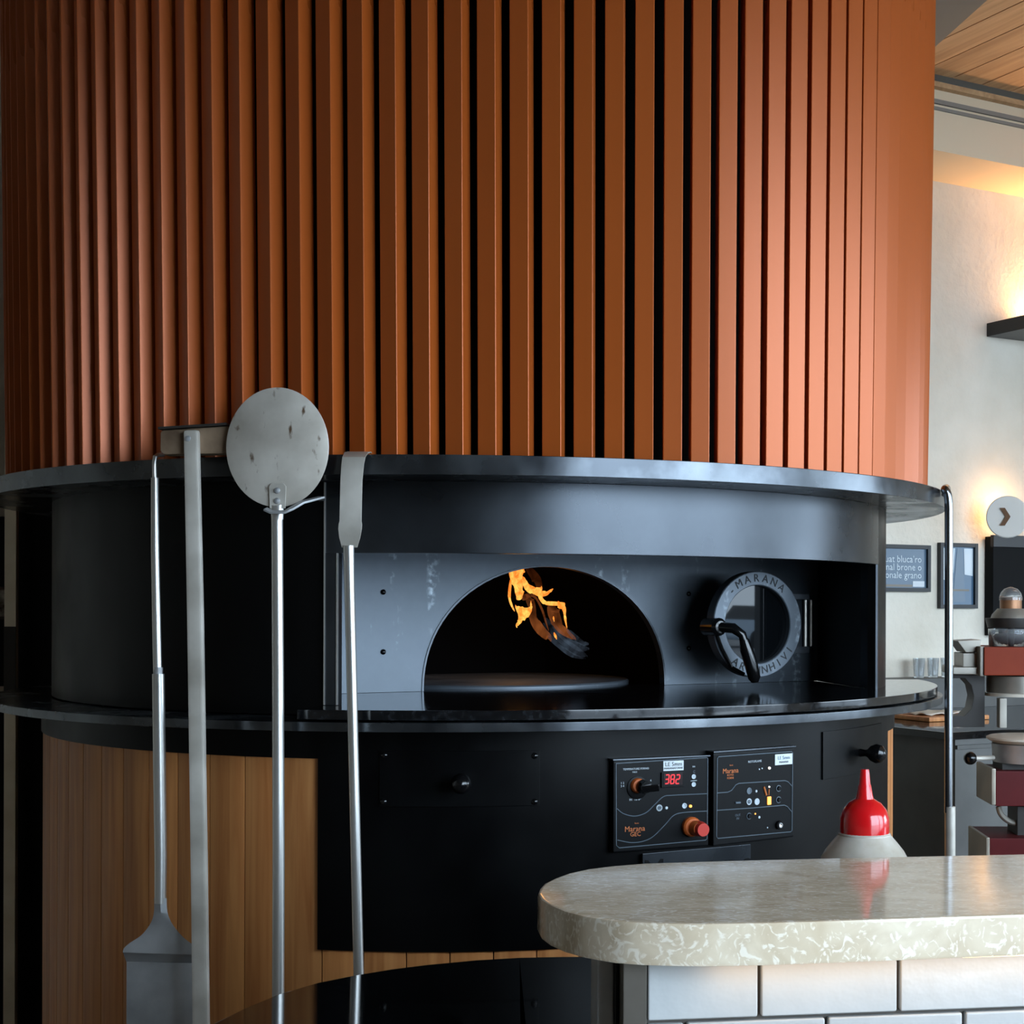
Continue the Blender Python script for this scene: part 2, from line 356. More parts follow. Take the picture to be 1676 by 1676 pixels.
def tag(ob, label=None, cat=None, group=None, kind=None):
    if label: ob['label'] = label
    if cat: ob['category'] = cat
    if group: ob['group'] = group
    if kind: ob['kind'] = kind
    return ob
def thing(name, loc, label, cat, group=None, kind=None, parent=None):
    return place(name, None, None, loc, parent, label=label, cat=cat, group=group, kind=kind)
def struct(mb, name, m, **kw):
    return mb.build(name, m, kind='structure', **kw)

def arc(c, r, a0, a1, n, ex, ey): return [c + ex * (r * cos(a0 + (a1 - a0) * i / n)) + ey * (r * sin(a0 + (a1 - a0) * i / n)) for i in range(n + 1)]

def smooth(pts, n=6):
    out = []
    for i in range(len(pts) - 1):
        p0, p1, p2, p3 = pts[max(i - 1, 0)], pts[i], pts[i + 1], pts[min(i + 2, len(pts) - 1)]
        for k in range(n):
            t = k / n
            out.append(tuple(.5 * (2 * p1[q] + (p2[q] - p0[q]) * t + (2 * p0[q] - 5 * p1[q] + 4 * p2[q] - p3[q]) * t * t + (3 * p1[q] - p0[q] - 3 * p2[q] + p3[q]) * t ** 3) for q in range(len(p1))))
    out.append(pts[-1]); return out
def text_mesh(body, size, extrude=.0004, align='CENTER', shear=0.0, spacing=1.0):
    c = bpy.data.curves.new('text', 'FONT'); c.body = body; c.size = size; c.extrude = extrude; c.align_x = align; c.align_y = 'CENTER'
    c.shear = shear; c.space_character = spacing; c.resolution_u = 2
    o = bpy.data.objects.new('text', c); col.objects.link(o); bpy.context.view_layer.update()
    dg = bpy.context.evaluated_depsgraph_get(); me = bpy.data.meshes.new_from_object(o.evaluated_get(dg)); 
    bpy.data.objects.remove(o); bpy.data.curves.remove(c); me.materials.clear(); return me
def frame_rot(ex, ey): 
    ez = ex.cross(ey); m = Matrix((ex, ey, ez)).transposed(); return m.to_euler()
def text(name, body, size, m, loc, ex, ey, parent, extrude=.0004, **kw):
    return place(name, text_mesh(body, size, extrude, **kw), m, loc, parent, rot=frame_rot(ex, ey))

# ================================================================== THE ROOM
N_BACK, N_FRONT, U_LEFT, U_RIGHT, H_CEIL = -1.30, 5.3, -5.0, 7.0, 3.31
def wall_with_holes(name, p, along, length, height, holes, thick, outward, m):
    """vertical wall from p along a direction; holes = (s0, s1, z0, z1)"""
    mb = MB(); xs = sorted({0, length} | {h[0] for h in holes} | {h[1] for h in holes}); zs = sorted({0, height} | {h[2] for h in holes} | {h[3] for h in holes})
    for i in range(len(xs) - 1):
        for j in range(len(zs) - 1):
            a, b, c, d = xs[i], xs[i + 1], zs[j], zs[j + 1]
            if any(h[0] <= (a + b) / 2 <= h[1] and h[2] <= (c + d) / 2 <= h[3] for h in holes): continue
            mb.box(p + along * ((a + b) / 2) + Z * ((c + d) / 2) + outward * (thick / 2), (b - a, thick, d - c), along, outward, Z)
    return struct(mb, name, m, smooth=False)
LU = U_RIGHT - U_LEFT; LN = N_FRONT - N_BACK
mb = MB(); mb.box(room((U_LEFT + U_RIGHT) / 2, (N_BACK + N_FRONT) / 2, -.05), (LU + .4, LN + .4, .1), U, N, Z); struct(mb, 'floor', 'floor', smooth=False)
wall_with_holes('wall_back', room(U_LEFT, N_BACK), U, LU, H_CEIL, [], .15, -N, 'cream_wall')
wall_with_holes('wall_left', room(U_LEFT, N_BACK), N, LN, H_CEIL, [], .15, -U, 'dark_wall')
WIN_F = [(-.7 - U_LEFT, 2.2 - U_LEFT, .12, 3.15), (2.35 - U_LEFT, 5.2 - U_LEFT, .12, 3.15)]
wall_with_holes('wall_front', room(U_LEFT, N_FRONT), U, LU, H_CEIL, WIN_F, .15, N, 'dark_wall')
WIN_ADDED = [(3.7, 6.3, .5, 2.6)]  # unseen opening, added to give the slats a bright reflection from the right
wall_with_holes('wall_right', room(U_RIGHT, N_BACK), N, LN, H_CEIL, WIN_ADDED, .15, U, 'cream_wall')

def window(name, p, along, outward, s0, s1, z0, z1):
    w, h = s1 - s0, z1 - z0; c = p + along * ((s0 + s1) / 2) + Z * ((z0 + z1) / 2) + outward * .075
    root = thing(name, c - Z * (h / 2), None, None, kind='structure')
    fr = MB()
    for sx in (-1, 1): fr.box(c + along * (sx * (w / 2 - .03)), (.06, .08, h), along, outward, Z)
    for sz in (-1, 1): fr.box(c + Z * (sz * (h / 2 - .03)), (w - .12, .08, .06), along, outward, Z)
    fr.build('window_frame', 'black_frame', root, smooth=False)
    MB().box(c, (.05, .06, h - .12), along, outward, Z).build('mullion', 'black_frame', root, smooth=False)
    pd = bpy.data.lights.new('daylight_portal', 'AREA'); pd.shape = 'RECTANGLE'; pd.size = w; pd.size_y = h; pd.cycles.is_portal = True
    po = bpy.data.objects.new('daylight_portal', pd); col.objects.link(po); po.matrix_world = Matrix.Translation(c + outward * .12) @ frame_rot(along, Z).to_matrix().to_4x4()
    if (po.matrix_world.to_3x3() @ Vector((0, 0, -1))).dot(outward) > 0: po.matrix_world = Matrix.Translation(c + outward * .12) @ frame_rot(-along, Z).to_matrix().to_4x4()
for i, (a, b, c, d) in enumerate(WIN_F): window('window_%d' % (i + 1), room(U_LEFT, N_FRONT), U, N, a, b, c, d)
a, b, c, d = WIN_ADDED[0]; window('window_3', room(U_RIGHT, N_BACK), N, U, a, b, c, d)

# ceiling: boards where the photograph shows them, plain elsewhere
root = thing('ceiling', room(1, 2.6, H_CEIL), None, None, kind='structure')
MB().box(room((U_LEFT + U_RIGHT) / 2, (N_BACK + N_FRONT) / 2, H_CEIL + .1), (LU + .4, LN + .4, .1), U, N, Z).build('ceiling_slab', 'ceiling_grey', root, smooth=False)
bw = .148
bme, _ = MB().box((0, 0, 0), (bw - .006, 4.4, .03)).mesh('ceiling_board', smooth=False, org=(0, 0, 0))
u = .2
while u < U_RIGHT - .1:
    place('ceiling_board', bme, 'ceiling_wood', room(u, N_BACK + 2.6, H_CEIL + .02), root, rot=(0, 0, PSI)); u += bw
pe = [on_h(1530, 68, H_CEIL), on_h(1605, 0, H_CEIL)]; dr = (pe[1] - pe[0]).normalized()
a0, a1 = pe[0] - dr * .9, pe[1] + dr * 3.5; lf = Vector((-dr.y, dr.x, 0)); lf = lf if lf.x < 0 else -lf
MB().prism([a0, a1, a1 + lf * 3.2, a0 + lf * 3.2], (0, 0, -.02)).build('ceiling_panel', 'ceiling_grey', root, smooth=False)

# soffit along the back wall
SOF_N, SOF_Z = -.97, 3.056
root = thing('trim_1', room(3.2, -1.1, SOF_Z), None, None, kind='structure')
MB().box(room(3.2, (N_BACK + SOF_N) / 2, (SOF_Z + H_CEIL) / 2 - .002), (7.4, SOF_N - N_BACK, H_CEIL - SOF_Z - .004), U, N, Z).build('soffit_box', 'paint_white', root, smooth=False)
for zz, hh, pr in ((H_CEIL - .012, .02, .03), (H_CEIL - .07, .016, .012), (H_CEIL - .095, .012, .008)):
    MB().box(room(3.2, SOF_N + pr / 2, zz), (7.4, pr, hh), U, N, Z).build('moulding', 'ceiling_grey' if hh < .02 else 'ceiling_wood', root, smooth=False)

# ================================================================== THE OVEN
oven = thing('pizza_oven', (AX.x, AX.y, 0), 'round black steel pizza oven with an arched mouth and wood clad base', 'oven')
TAU = 2 * pi
A_L, A_R = R(-9.4), R(69.5)                         # niche opening
A_JL = R(-10.8)
# base: core, planks, black front panel
MB().sector(S * .80, R_W - .020, 0.0, Z_WT + .03, 0, TAU, 96).build('base_core', 'inner_black', oven)
pw = TAU / 80
pm = MB()
wj = .0011
for i in range(1):
    rings = []
    for k in range(5):
        a = -pw / 2 + pw * k / 4; 
        edge = k in (0, 4)
        aa = a + (wj / R_W if k == 0 else -wj / R_W if k == 4 else 0)
        ro = R_W - (.0025 if edge else 0)
        rings.append([Vector((ro * sin(aa), -ro * cos(aa), .06)), Vector((ro * sin(aa), -ro * cos(aa), Z_WT)), Vector(((R_W - .019) * sin(aa), -(R_W - .019) * cos(aa), Z_WT)), Vector(((R_W - .019) * sin(aa), -(R_W - .019) * cos(aa), .06))])
    pm.loft(rings)
pme, _ = pm.mesh('plank', org=(0, -R_W, .6))
for i in range(80):
    a = R(2.957) + pw * (i + .5)
    aa = (a + pi) % TAU - pi
    if aa > R(112) or aa < R(-95): continue
    c = cyl(a, R_W, .6)
    place('plank', pme, 'base_wood', c, oven, rot=(0, 0, a))
# dark skirt between wood and shelf band, all the way round
MB().sector(S * .80, R_W + .004, Z_WT, Z_BB, 0, TAU, 128).build('skirt', 'base_black', oven)
PB = on_cyl(700, 1560, R_W + .012).z
panel = MB().sector(R_W + .0005, R_W + .006, PB, Z_BB - .002, R(-10.9), R(70.2), 96).build('front_panel', 'base_black', oven, bevel=.0015)
RP = R_W + .006
MB().sector(S * .78, R_BAND, Z_BB, Z_SB - .003, 0, TAU, 160).build('shelf_band', 'ledge_steel', oven, bevel=.001)
# granite shelf with the floor of the niche
D_PL = S * .36                                      # distance of the mouth plate from the axis, along N
def plate_pt(px, py): return on_plane(px, py, AX + N * D_PL, N)
PL_L = plate_pt(470, 1133); PL_R = plate_pt(1338, 1110)
uL, uR = (PL_L - AX).dot(U), (PL_R - AX).dot(U)
outer = [cyl(A_JL + (R(96) - A_JL) * i / 80, R_S, Z_SB) for i in range(81)]
inner = [cyl(R(96), R_BODY - .03, Z_SB), cyl(R(80), R_BODY - .03, Z_SB), cyl(R(70), R_BODY - .03, Z_SB)]
q = [room(uR + .01, D_PL - .06, Z_SB), room(uL, D_PL - .06, Z_SB)]
MB().prism(outer + inner + q + [cyl(A_JL, R_BODY - .03, Z_SB)], (0, 0, Z_ST - Z_SB)).build('granite_shelf', 'slab', oven, bevel=.002)
# body shell
TH = .022
MB().sector(R_BODY - TH, R_BODY, Z_SB, Z_LB, A_R, TAU + A_JL, 128).build('body_shell', 'base_black', oven)
MB().sector(R_BODY - TH, R_BODY + .003, Z_HOOD, Z_LB, A_JL + R(.1), A_R, 96).build('hood', 'black_steel', oven, bevel=.001)
MB().sector(R_BODY - .03, R_BODY + .004, Z_ST, Z_HOOD + .001, A_JL + R(.1), A_L, 4).build('door_jamb', 'black_steel', oven, bevel=.001)
pj = cyl(A_R, R_BODY, 0)
e1 = pj - N * .055 - U * .002
MB().prism([Vector((p.x, p.y, Z_ST)) for p in (pj + U * .002, pj - N * .055 + U * .01, pj - N * .055 - U * .004, pj - U * .004)], (0, 0, Z_HOOD - Z_ST + .01)).build('door_jamb', 'black_steel', oven)
# bright edges of the hood frame
for px_, zt0 in ((531, Z_LB - .002), (551.5, Z_HOOD)):
    a_ = phi_of(on_cyl(px_, 1000, R_BODY + .005)); MB().sector(R_BODY, R_BODY + .0065, Z_ST + .001, zt0, a_ - .0012, a_ + .0012, 2).build('edge_trim', 'steel', oven)
# inside of the niche
Z_NT = Z_HOOD + .035
def wall(p, q, z0, z1, t=.008):
    d = (q - p); d.z = 0; n = Vector((-d.y, d.x, 0)).normalized()
    return MB().prism([Vector((a.x, a.y, z0)) for a in (p, q, q + n * t, p + n * t)], (0, 0, z1 - z0))
pr = room(uR, D_PL); pl = room(uL, D_PL)
wall(pr, e1, Z_ST, Z_NT).build('niche_side', 'matte_black', oven)
wall(cyl(A_L, R_BODY - TH, 0), pl, Z_ST, Z_NT).build('niche_side', 'matte_black', oven)
top = [cyl(A_L + (A_R - A_L) * i / 24, R_BODY - TH, Z_NT) for i in range(25)]
MB().prism(top + [Vector((pr.x, pr.y, Z_NT)), Vector((pl.x, pl.y, Z_NT))], (0, 0, .008)).build('niche_top', 'matte_black', oven)

# mouth plate with the arched opening
m0, m1 = plate_pt(690, 1126), plate_pt(1089, 1117)
ua, ub = (m0 - AX).dot(U), (m1 - AX).dot(U); uc = (ua + ub) / 2; ma = (ub - ua) / 2
apex = plate_pt(890, 925).z; mh = apex - Z_ST
NA = 40
def arch(k, a=0.0, n=0.0):
    t = pi * k / NA; return room(uc - (ma + a) * cos(t), D_PL + n, Z_ST + .0005 + (mh + a) * (max(sin(t), 0) ** .92))
def rim(k, n=0.0):
    t = k / NA
    if t < .25: return room(uL, D_PL + n, Z_ST + .0005 + (Z_NT - Z_ST) * t / .25)
    if t > .75: return room(uR, D_PL + n, Z_ST + .0005 + (Z_NT - Z_ST) * (1 - t) / .25)
    return room(uL + (uR - uL) * (t - .25) / .5, D_PL + n, Z_NT)
pm = MB(); pm.loft([[rim(k), arch(k), arch(k, 0, -.02), rim(k, -.02)] for k in range(NA + 1)])
plate = pm.build('mouth_plate', 'plate_steel', oven, smooth=False)
# thin bright rim and the screws
rm = MB(); rm.loft([[arch(k, .0, .0), arch(k, .0, .0025), arch(k, -.004, .0025), arch(k, -.004, -.02)] for k in range(NA + 1)])
rm.build('mouth_rim', 'black_steel', plate)
scm, _ = MB().lathe((0, 0, 0), [(.006, 0), (.006, .002), (.004, .004), (.0005, .005)], 12, Vector((0, -1, 0))).mesh('screw', org=(0, 0, 0))
for x, y in ((627, 969), (627, 1067), (1127, 972), (1127, 1061)):
    place('screw', scm, 'matte_black', plate_pt(x, y), plate, rot=(0, 0, PSI))

# cooking chamber behind the plate
cw = ma + .10; cdp = .62
mb = MB(); zc = Z_ST - .03
cpts = [(-1, 0), (-1, .6), (-.8, .95), (-.4, 1.15), (0, 1.2), (.4, 1.15), (.8, .95), (1, .6), (1, 0)]
mb.loft([[room(uc + x * cw * (1 - .25 * (j == 2)), D_PL - .021 - (0, cdp * .7, cdp)[j], zc + y * (mh + .03)) for x, y in cpts] for j in range(3)], cap=False, closed=False)
mb.add([room(uc + x * cw * .75, D_PL - .021 - cdp, zc + y * (mh + .03)) for x, y in cpts], [list(range(9))])
mb.build('oven_chamber', 'inner_black', oven)
# rotating hearth
hc = room(uc, D_PL - .36, 0)
MB().lathe(Vector((hc.x, hc.y, zc)), [(.001, 0), (ma + .05, 0), (ma + .05, .034), (ma + .046, .037), (.001, .037)], 64).build('hearth', 'plate_steel', oven)

# top ledge and the slatted drum
MB().sector(S * .70, R_L, Z_LB, Z_LT, 0, TAU, 192).build('ledge', 'ledge_steel', oven, bevel=.0015)
drum = thing('slatted_flue_drum', (AX.x, AX.y, Z_LT), 'tall copper coloured drum of upright slats standing on the oven ledge', 'flue cladding')
ZT = H_CEIL - .025
MB().lathe((AX.x, AX.y, Z_LT), [(R_DRUM - .075, .001), (R_DRUM - .075 + .012, ZT - Z_LT)], 128).build('drum_core', 'drum_core', drum)
hs = (ZT - Z_LT) / 2; ds = S * .030; ws = R_DRUM * R(1.85); YAW = R(-22)
sme, _ = MB().box((0, ds / 2, 0), (ws, ds, 2 * hs - .004)).mesh('slat', bevel=.0022, org=(0, 0, 0), seg=3)
NS = 118
for i in range(NS):
    a = R(3.25) + TAU / NS * i; aa = (a + pi) % TAU - pi
    if abs(aa) > R(115): continue
    place('slat', sme, 'copper', cyl(a, R_DRUM + .0147 * hs, (Z_LT + ZT) / 2), drum, rot=(.0147, 0, a + YAW))
# ------------------------------------------------------------------ porthole door on the mouth plate
D_DR = S * .50
def dpt(px, py): return on_plane(px, py, AX + N * D_DR, N)
dc = on_plane(1241, 1022, AX + N * D_DR, N)
r_out = (dpt(1241, 935) - dpt(1241, 1109)).length / 2; r_in = (dpt(1241, 958) - dpt(1241, 1086)).length / 2
door = thing('porthole_door', dc - N * .02, None, None, parent=oven); door['label'] = 'round steel porthole door with a glass pane and engraved letters'
mb = MB(); sg = 56
mb.loft([[dc + (U * cos(2 * pi * j / sg) + Z * sin(2 * pi * j / sg)) * r + N * n for j in range(sg)] for r, n in ((r_out, -.03), (r_out, -.002), (r_out - .002, 0), (r_in + .002, 0), (r_in, -.002), (r_in, -.026))], cap=False)
mb.build('door_ring', 'plate_steel', door)
# pane, set back in the ring
MB().lathe(dc - N * .022, [(.0005, 0), (r_in + .004, 0), (r_in + .004, .006), (.0005, .006)], 48, N).build('pane', 'door_glass', door)
# hinge wing: two ears, with the hinge pin between them
for y0, y1 in ((972, 981), (1059, 1069)):
    a, b = dpt(1296, y0), dpt(1325, y1); mb = MB(); mid = (a + b) / 2
    mb.box(mid - N * .012, ((a - b).dot(U) and abs((b - a).dot(U)), .02, abs(a.z - b.z)), U, N, Z).build('hinge_ear', 'black_steel', door, bevel=.001)
hw0, hw1 = dpt(1300, 968), dpt(1318, 1072)
hp = dpt(1323, 1020); hz0, hz1 = dpt(1323, 1058).z, dpt(1323, 982).z
MB().lathe(Vector((hp.x, hp.y, hz0)) - N * .012, [(.0035, 0), (.0035, hz1 - hz0)], 12).build('hinge_pin', 'worn_steel', door)
MB().lathe(Vector((hp.x, hp.y, hz0)) - N * .012 + U * .016, [(.0035, 0), (.0035, hz1 - hz0)], 12).build('hinge_pin', 'post_brown', door)
hq = dpt(1331, 1020); MB().box(Vector((hq.x, hq.y, (hz0 + hz1) / 2)) - N * .03, (.008, .02, (hz1 - hz0) * 1.2), U, N, Z).build('hinge_leaf', 'black_steel', door)
# letters round the ring
rt = (r_out + r_in) / 2
def ring_text(s, a_mid, step, flip):
    for i, ch in enumerate(s):
        if ch == ' ': continue
        a = a_mid - (i - (len(s) - 1) / 2) * step * (-1 if flip else 1)
        er = U * cos(a) + Z * sin(a); et = U * -sin(a) + Z * cos(a)
        ex, ey = (et, -er) if flip else (-et, er)
        text('engraved_letter', ch, .026, 'dark_ink', dc + er * rt + N * .0006, ex, ey, door, .0006)
ring_text('-MARANA', R(93), R(13.5), False)
ring_text('MARANNHIVI'[1:], R(-80), R(11.5), True)
# lever handle with black grip
k0 = dpt(1171, 1026) - N * .005
MB().lathe(k0 - N * .03, [(.001, 0), (.021, .0), (.021, .05), (.014, .058), (.001, .06)], 20, N).build('handle_boss', 'gloss_black', door)
ha = [k0 + N * .02, dpt(1183, 1028) + N * .045, dpt(1193, 1038) + N * .055, dpt(1197, 1052) + N * .055]
hb = [dpt(1196, 1046) + N * .055, dpt(1200, 1062) + N * .055, dpt(1207, 1085) + N * .056, dpt(1213, 1108) + N * .055, dpt(1214, 1115) + N * .055]
MB().tube(ha, [.012, .012, .0105, .010], 12).build('handle_arm', 'gloss_black', door)
MB().tube(hb, [.011, .0155, .0155, .0145, .008], 14).build('handle_grip', 'gloss_black', door)
MB().tube([dpt(1172, 1040) + N * .004, dpt(1180, 1062) + N * .004, dpt(1196, 1092) + N * .004, dpt(1206, 1103) + N * .03], .0045, 10).build('handle_guard', 'gloss_black', door)

# ------------------------------------------------------------------ flue flames in the chamber
fl = thing('flame', room(uc - .05, D_PL - .30, Z_ST + .02), 'orange gas flame curling down from the roof inside the oven mouth', 'flame')
FN = D_PL - .26
def fp(px, py, dn=0.0): return on_plane(px, py, AX + N * (FN + dn), N)
def tongue(pts, m, dn=0.0, fat=.35):
    """pts = (x, y, half width in pixels); a swept lens"""
    P = []; W = []; pts = smooth(pts, 3)
    for i in range(len(pts) - 1):
        for k in range(4):
            t = k / 4; a, b = pts[i], pts[i + 1]
            P.append(fp(a[0] + (b[0] - a[0]) * t, a[1] + (b[1] - a[1]) * t, dn + .012 * sin(i + t))); W.append((a[2] + (b[2] - a[2]) * t) * .00145)
    P.append(fp(pts[-1][0], pts[-1][1], dn)); W.append(pts[-1][2] * .00145)
    return MB().tube(P, 0, 10, flat=[(max(w, .0006), max(w * fat, .0005)) for w in W], ref=N).build('flame_tongue', m, fl)
tongue([(846, 926, 17), (846, 945, 13), (848, 962, 9), (852, 975, 8), (846, 979, 3)], 'flame_core')
tongue([(857, 945, 3), (862, 960, 6), (874, 967, 7), (884, 966, 5), (886, 960, 1)], 'flame_core', .01)
tongue([(874, 968, 4), (884, 972, 5), (896, 970, 4), (905, 964, 1)], 'flame_core', .01)
tongue([(882, 970, 4), (887, 982, 4), (894, 987, 3.5), (910, 988, 3.5), (924, 989, 3)], 'flame_core', .012)
tongue([(915, 990, 7), (922, 993, 5), (924, 1004, 3), (926, 1018, 2), (928, 1028, .6)], 'flame_core', .008)
tongue([(844, 991, 1.5), (849, 997, 5), (857, 1001, 7), (866, 999, 5), (870, 992, 1.5)], 'flame_core', .015)
tongue([(846, 994, 2), (853, 1001, 9), (856, 1007, 8.5), (853, 1013, 6), (849, 1019, 3.5), (846, 1024, 2.5), (846, 1027, .8)], 'flame_core', .01)
tongue([(869, 984, .8), (869, 994, 2.5), (866, 1003, 3.5), (860, 1011, 3), (853, 1015, 1)], 'flame_core', .018)
tongue([(862, 928, 4), (872, 940, 8), (880, 953, 9), (884, 963, 4)], 'flame_faint', -.03)
tongue([(836, 950, 2), (834, 968, 3), (834, 980, 2.5), (838, 992, 2), (842, 1000, 1)], 'flame_core', .005, .6)
tongue([(858, 978, 6), (868, 974, 3), (878, 980, 2), (888, 1000, 2), (894, 1020, 1.5), (898, 1032, .5)], 'flame_veil', .0, .8)
tongue([(866, 978, 8), (870, 990, 8), (872, 1010, 8), (884, 1030, 9), (900, 1045, 6)], 'flame_veil', -.015)
tongue([(905, 994, 12), (908, 1008, 12), (914, 1025, 9), (930, 1038, 6), (942, 1046, 2)], 'flame_veil', -.012)
tongue([(894, 1012, 3), (904, 1032, 6), (922, 1050, 7), (944, 1066, 8), (961, 1074, 2)], 'flame_blue', -.02)
tongue([(900, 1014, 3), (914, 1034, 5), (932, 1050, 6), (950, 1060, 7), (964, 1062, 2)], 'flame_blue', -.03)
tongue([(890, 1020, 2), (900, 1042, 4), (916, 1058, 4), (936, 1072, 4), (958, 1078, 1)], 'flame_blue', -.01)
tongue([(928, 1030, 3), (940, 1042, 5), (952, 1052, 5), (963, 1054, 2)], 'flame_blue', -.01)
tongue([(907, 1036, 1), (909, 1041, 2.2), (911, 1046, .6)], 'flame_core', .0, 1)
tongue([(906, 1009, .6), (906, 1012, 1.4), (907, 1017, .5)], 'flame_core', .0, 1)
ld = bpy.data.lights.new('flame_light', 'POINT'); ld.energy = .5; ld.color = (1, .45, .12); ld.shadow_soft_size = .04
lo = bpy.data.objects.new('flame_light', ld); col.objects.link(lo); lo.location = fp(850, 960, -.09)

# ------------------------------------------------------------------ drawers and control panels on the base
def tangent(px, py, rad):
    p = on_cyl(px, py, rad); a = phi_of(p); return p, Vector((cos(a), sin(a), 0)), Vector((sin(a), -cos(a), 0)), a
def curved_plate(px0, px1, py0, py1, name, m, parent, r0=RP, t=.003, **kw):
    a0, a1 = phi_of(on_cyl(px0, py0, r0)), phi_of(on_cyl(px1, py0, r0)); z1, z0 = on_cyl((px0 + px1) / 2, py0, r0).z, on_cyl((px0 + px1) / 2, py1, r0).z
    return MB().sector(r0 + .0002, r0 + t, z0, z1, a0, a1, 16).build(name, m, parent, bevel=.0008, **kw)
def screw_at(px, py, parent, r=RP, m='gloss_black', s=1.0):
    p, ex, n, a = tangent(px, py, r); o = place('screw', scm, None, p, parent, rot=(0, 0, a)); o.scale = (s, s, s); 
    return o
scm.materials.clear(); scm.materials.append(M['gloss_black'])
def knob(px, py, parent, rad=.019):
    p, ex, n, a = tangent(px, py, RP + .004)
    return MB().lathe(p, [(.009, 0), (.007, .012), (.009, .018), (rad * .8, .026), (rad, .038), (rad * .85, .05), (rad * .45, .057), (.001, .059)], 24, n).build('knob', 'gloss_black', parent)
dw = curved_plate(622, 883, 1229, 1320, 'drawer_front', 'base_black', oven, t=.0035)
for x, y in ((629, 1236), (875, 1237), (628, 1312), (875, 1312)): screw_at(x, y, dw, RP + .003)
knob(756, 1279, dw)
dw2 = curved_plate(1345, 1441, 1192, 1268, 'drawer_front', 'base_black', oven, t=.0035)
knob(1408, 1232, dw2, .021)

# brand plate below the control panels, mostly hidden by the stone bar
p, ex, n, a = tangent(1140, 1392, RP); bpw = (on_plane(1228, 1392, p, n) - on_plane(1052, 1392, p, n)).length
ztop = on_plane(1140, 1389, p, n).z
bp = MB().box(Vector((p.x, p.y, ztop - .05)) + n * .003, (bpw, .004, .10), ex, n, Z).build('brand_plate', 'black_steel', oven, bevel=.0008)
bp['label'] = 'steel name plate with cut out letters under the controls'
for i, ch in enumerate('Marana'):
    text('plate_letter', ch, .062, 'matte_black', Vector((p.x, p.y, ztop - .036)) + ex * (-.098 + i * .043) + n * .0056, ex, Z, bp, .0006)

class Panel:
    def __init__(s, c, tl, br, label):
        s.p, s.ex, s.n, s.a = tangent(c[0], c[1], RP + .016)
        a, b = s.w(*tl), s.w(*br); s.c = (a + b) / 2; s.W = abs((b - a).dot(s.ex)); s.H = abs(b.z - a.z)
        s.root = thing('control_panel', s.c - s.n * .02, None, None, parent=oven); s.root['label'] = label
        MB().box(s.c - s.n * .0165, (s.W, .033, s.H), s.ex, s.n, Z).build('panel_box', 'panel_black', s.root, bevel=.004)
        MB().box(s.c + Z * (s.H / 2 + .002) - s.n * .012, (s.W + .004, .03, .004), s.ex, s.n, Z).build('panel_lip', 'black_steel', s.root, bevel=.001)
    def w(s, px, py, n=0.0): return on_plane(px, py, s.p, s.n) + s.n * n
    def line(s, pts, m='line_ink', t=.0009):
        P = [s.w(x, y, .0006) for x, y in pts]; MB().tube(P, t, 6).build('printed_line', m, s.root)
    def txt(s, px, py, body, hpx, m='white_ink', **kw):
        text('printed_text', body, hpx * .00145, m, s.w(px, py, .0006), s.ex, Z, s.root, .0002, **kw)
    def disc(s, px, py, rpx, h, m, name='button', ring=None):
        r = rpx * .00108
        prof = [(.0005, 0), (r, 0), (r, h * .7), (r * .85, h), (.0005, h)] if not ring else [(r * ring, 0), (r, 0), (r, h), (r * ring, h), (r * ring, 0)]
        return MB().lathe(s.w(px, py), prof, 20, s.n).build(name, m, s.root)
    def rect(s, x0, y0, x1, y1, h, m, name):
        a, b = s.w(x0, y0), s.w(x1, y1); c = (a + b) / 2
        return MB().box(c + s.n * (h / 2), (abs((b - a).dot(s.ex)), h, abs(a.z - b.z)), s.ex, s.n, Z).build(name, m, s.root, bevel=min(h * .3, .001))
def dx(x, y): return (980 + x / 4.929, 1200 + y / 4.927)     # measured on the enlarged crop
P1 = Panel(dx(510, 560), (1004, 1246), (1160, 1385), 'black control panel with red digits, dial and red push button')
P1.line([dx(*q) for q in ((140, 245), (870, 195), (878, 205), (872, 850), (860, 862), (165, 925), (140, 905), (138, 245))])
P1.line([dx(*q) for q in smooth(((145, 608), (200, 650), (290, 668), (380, 640), (450, 575), (520, 512), (600, 500), (872, 488)))])
P1.line([dx(*q) for q in smooth(((150, 862), (260, 882), (360, 870), (440, 830), (540, 730), (600, 665), (680, 640), (872, 628)))])
b = dx(310, 440); P1.disc(b[0], b[1], 20, .003, 'panel_black', 'dial_plate')
b = dx(305, 420); P1.disc(b[0], b[1], 13, .012, 'orange_plastic', 'dial_base')
b = dx(330, 425); d = P1.disc(b[0], b[1], 12, .03, 'gloss_black', 'dial_knob')
b0, b1 = P1.w(*dx(300, 440), .024), P1.w(*dx(420, 420), .036)
MB().strip([b0, b1], .013, .014, P1.n).build('dial_pointer', 'gloss_black', P1.root, bevel=.002)
P1.txt(*dx(300, 288), 'TEMPERATURE FORNO', 3.6); P1.txt(*dx(290, 314), 'MAX', 3.2); P1.txt(*dx(190, 415), '1 2\n3 4', 4); P1.txt(*dx(290, 535), 'IN  TEMP', 4); P1.txt(*dx(418, 382), '4', 4)
P1.line([dx(350, 490), dx(348, 515), dx(335, 532)], t=.0008)
lb = P1.rect(*dx(520, 225), *dx(683, 298), .001, 'label_white', 'sticker')
text('printed_text', 'LE 5mm', .011, 'dark_ink', P1.w(*dx(602, 250), .0014), P1.ex, Z, lb, .0002); text('printed_text', 'MARANAFORNI', .0055, 'dark_ink', P1.w(*dx(600, 282), .0014), P1.ex, Z, lb, .0002)
sc = P1.rect(*dx(500, 315), *dx(682, 430), .004, 'panel_black', 'display')
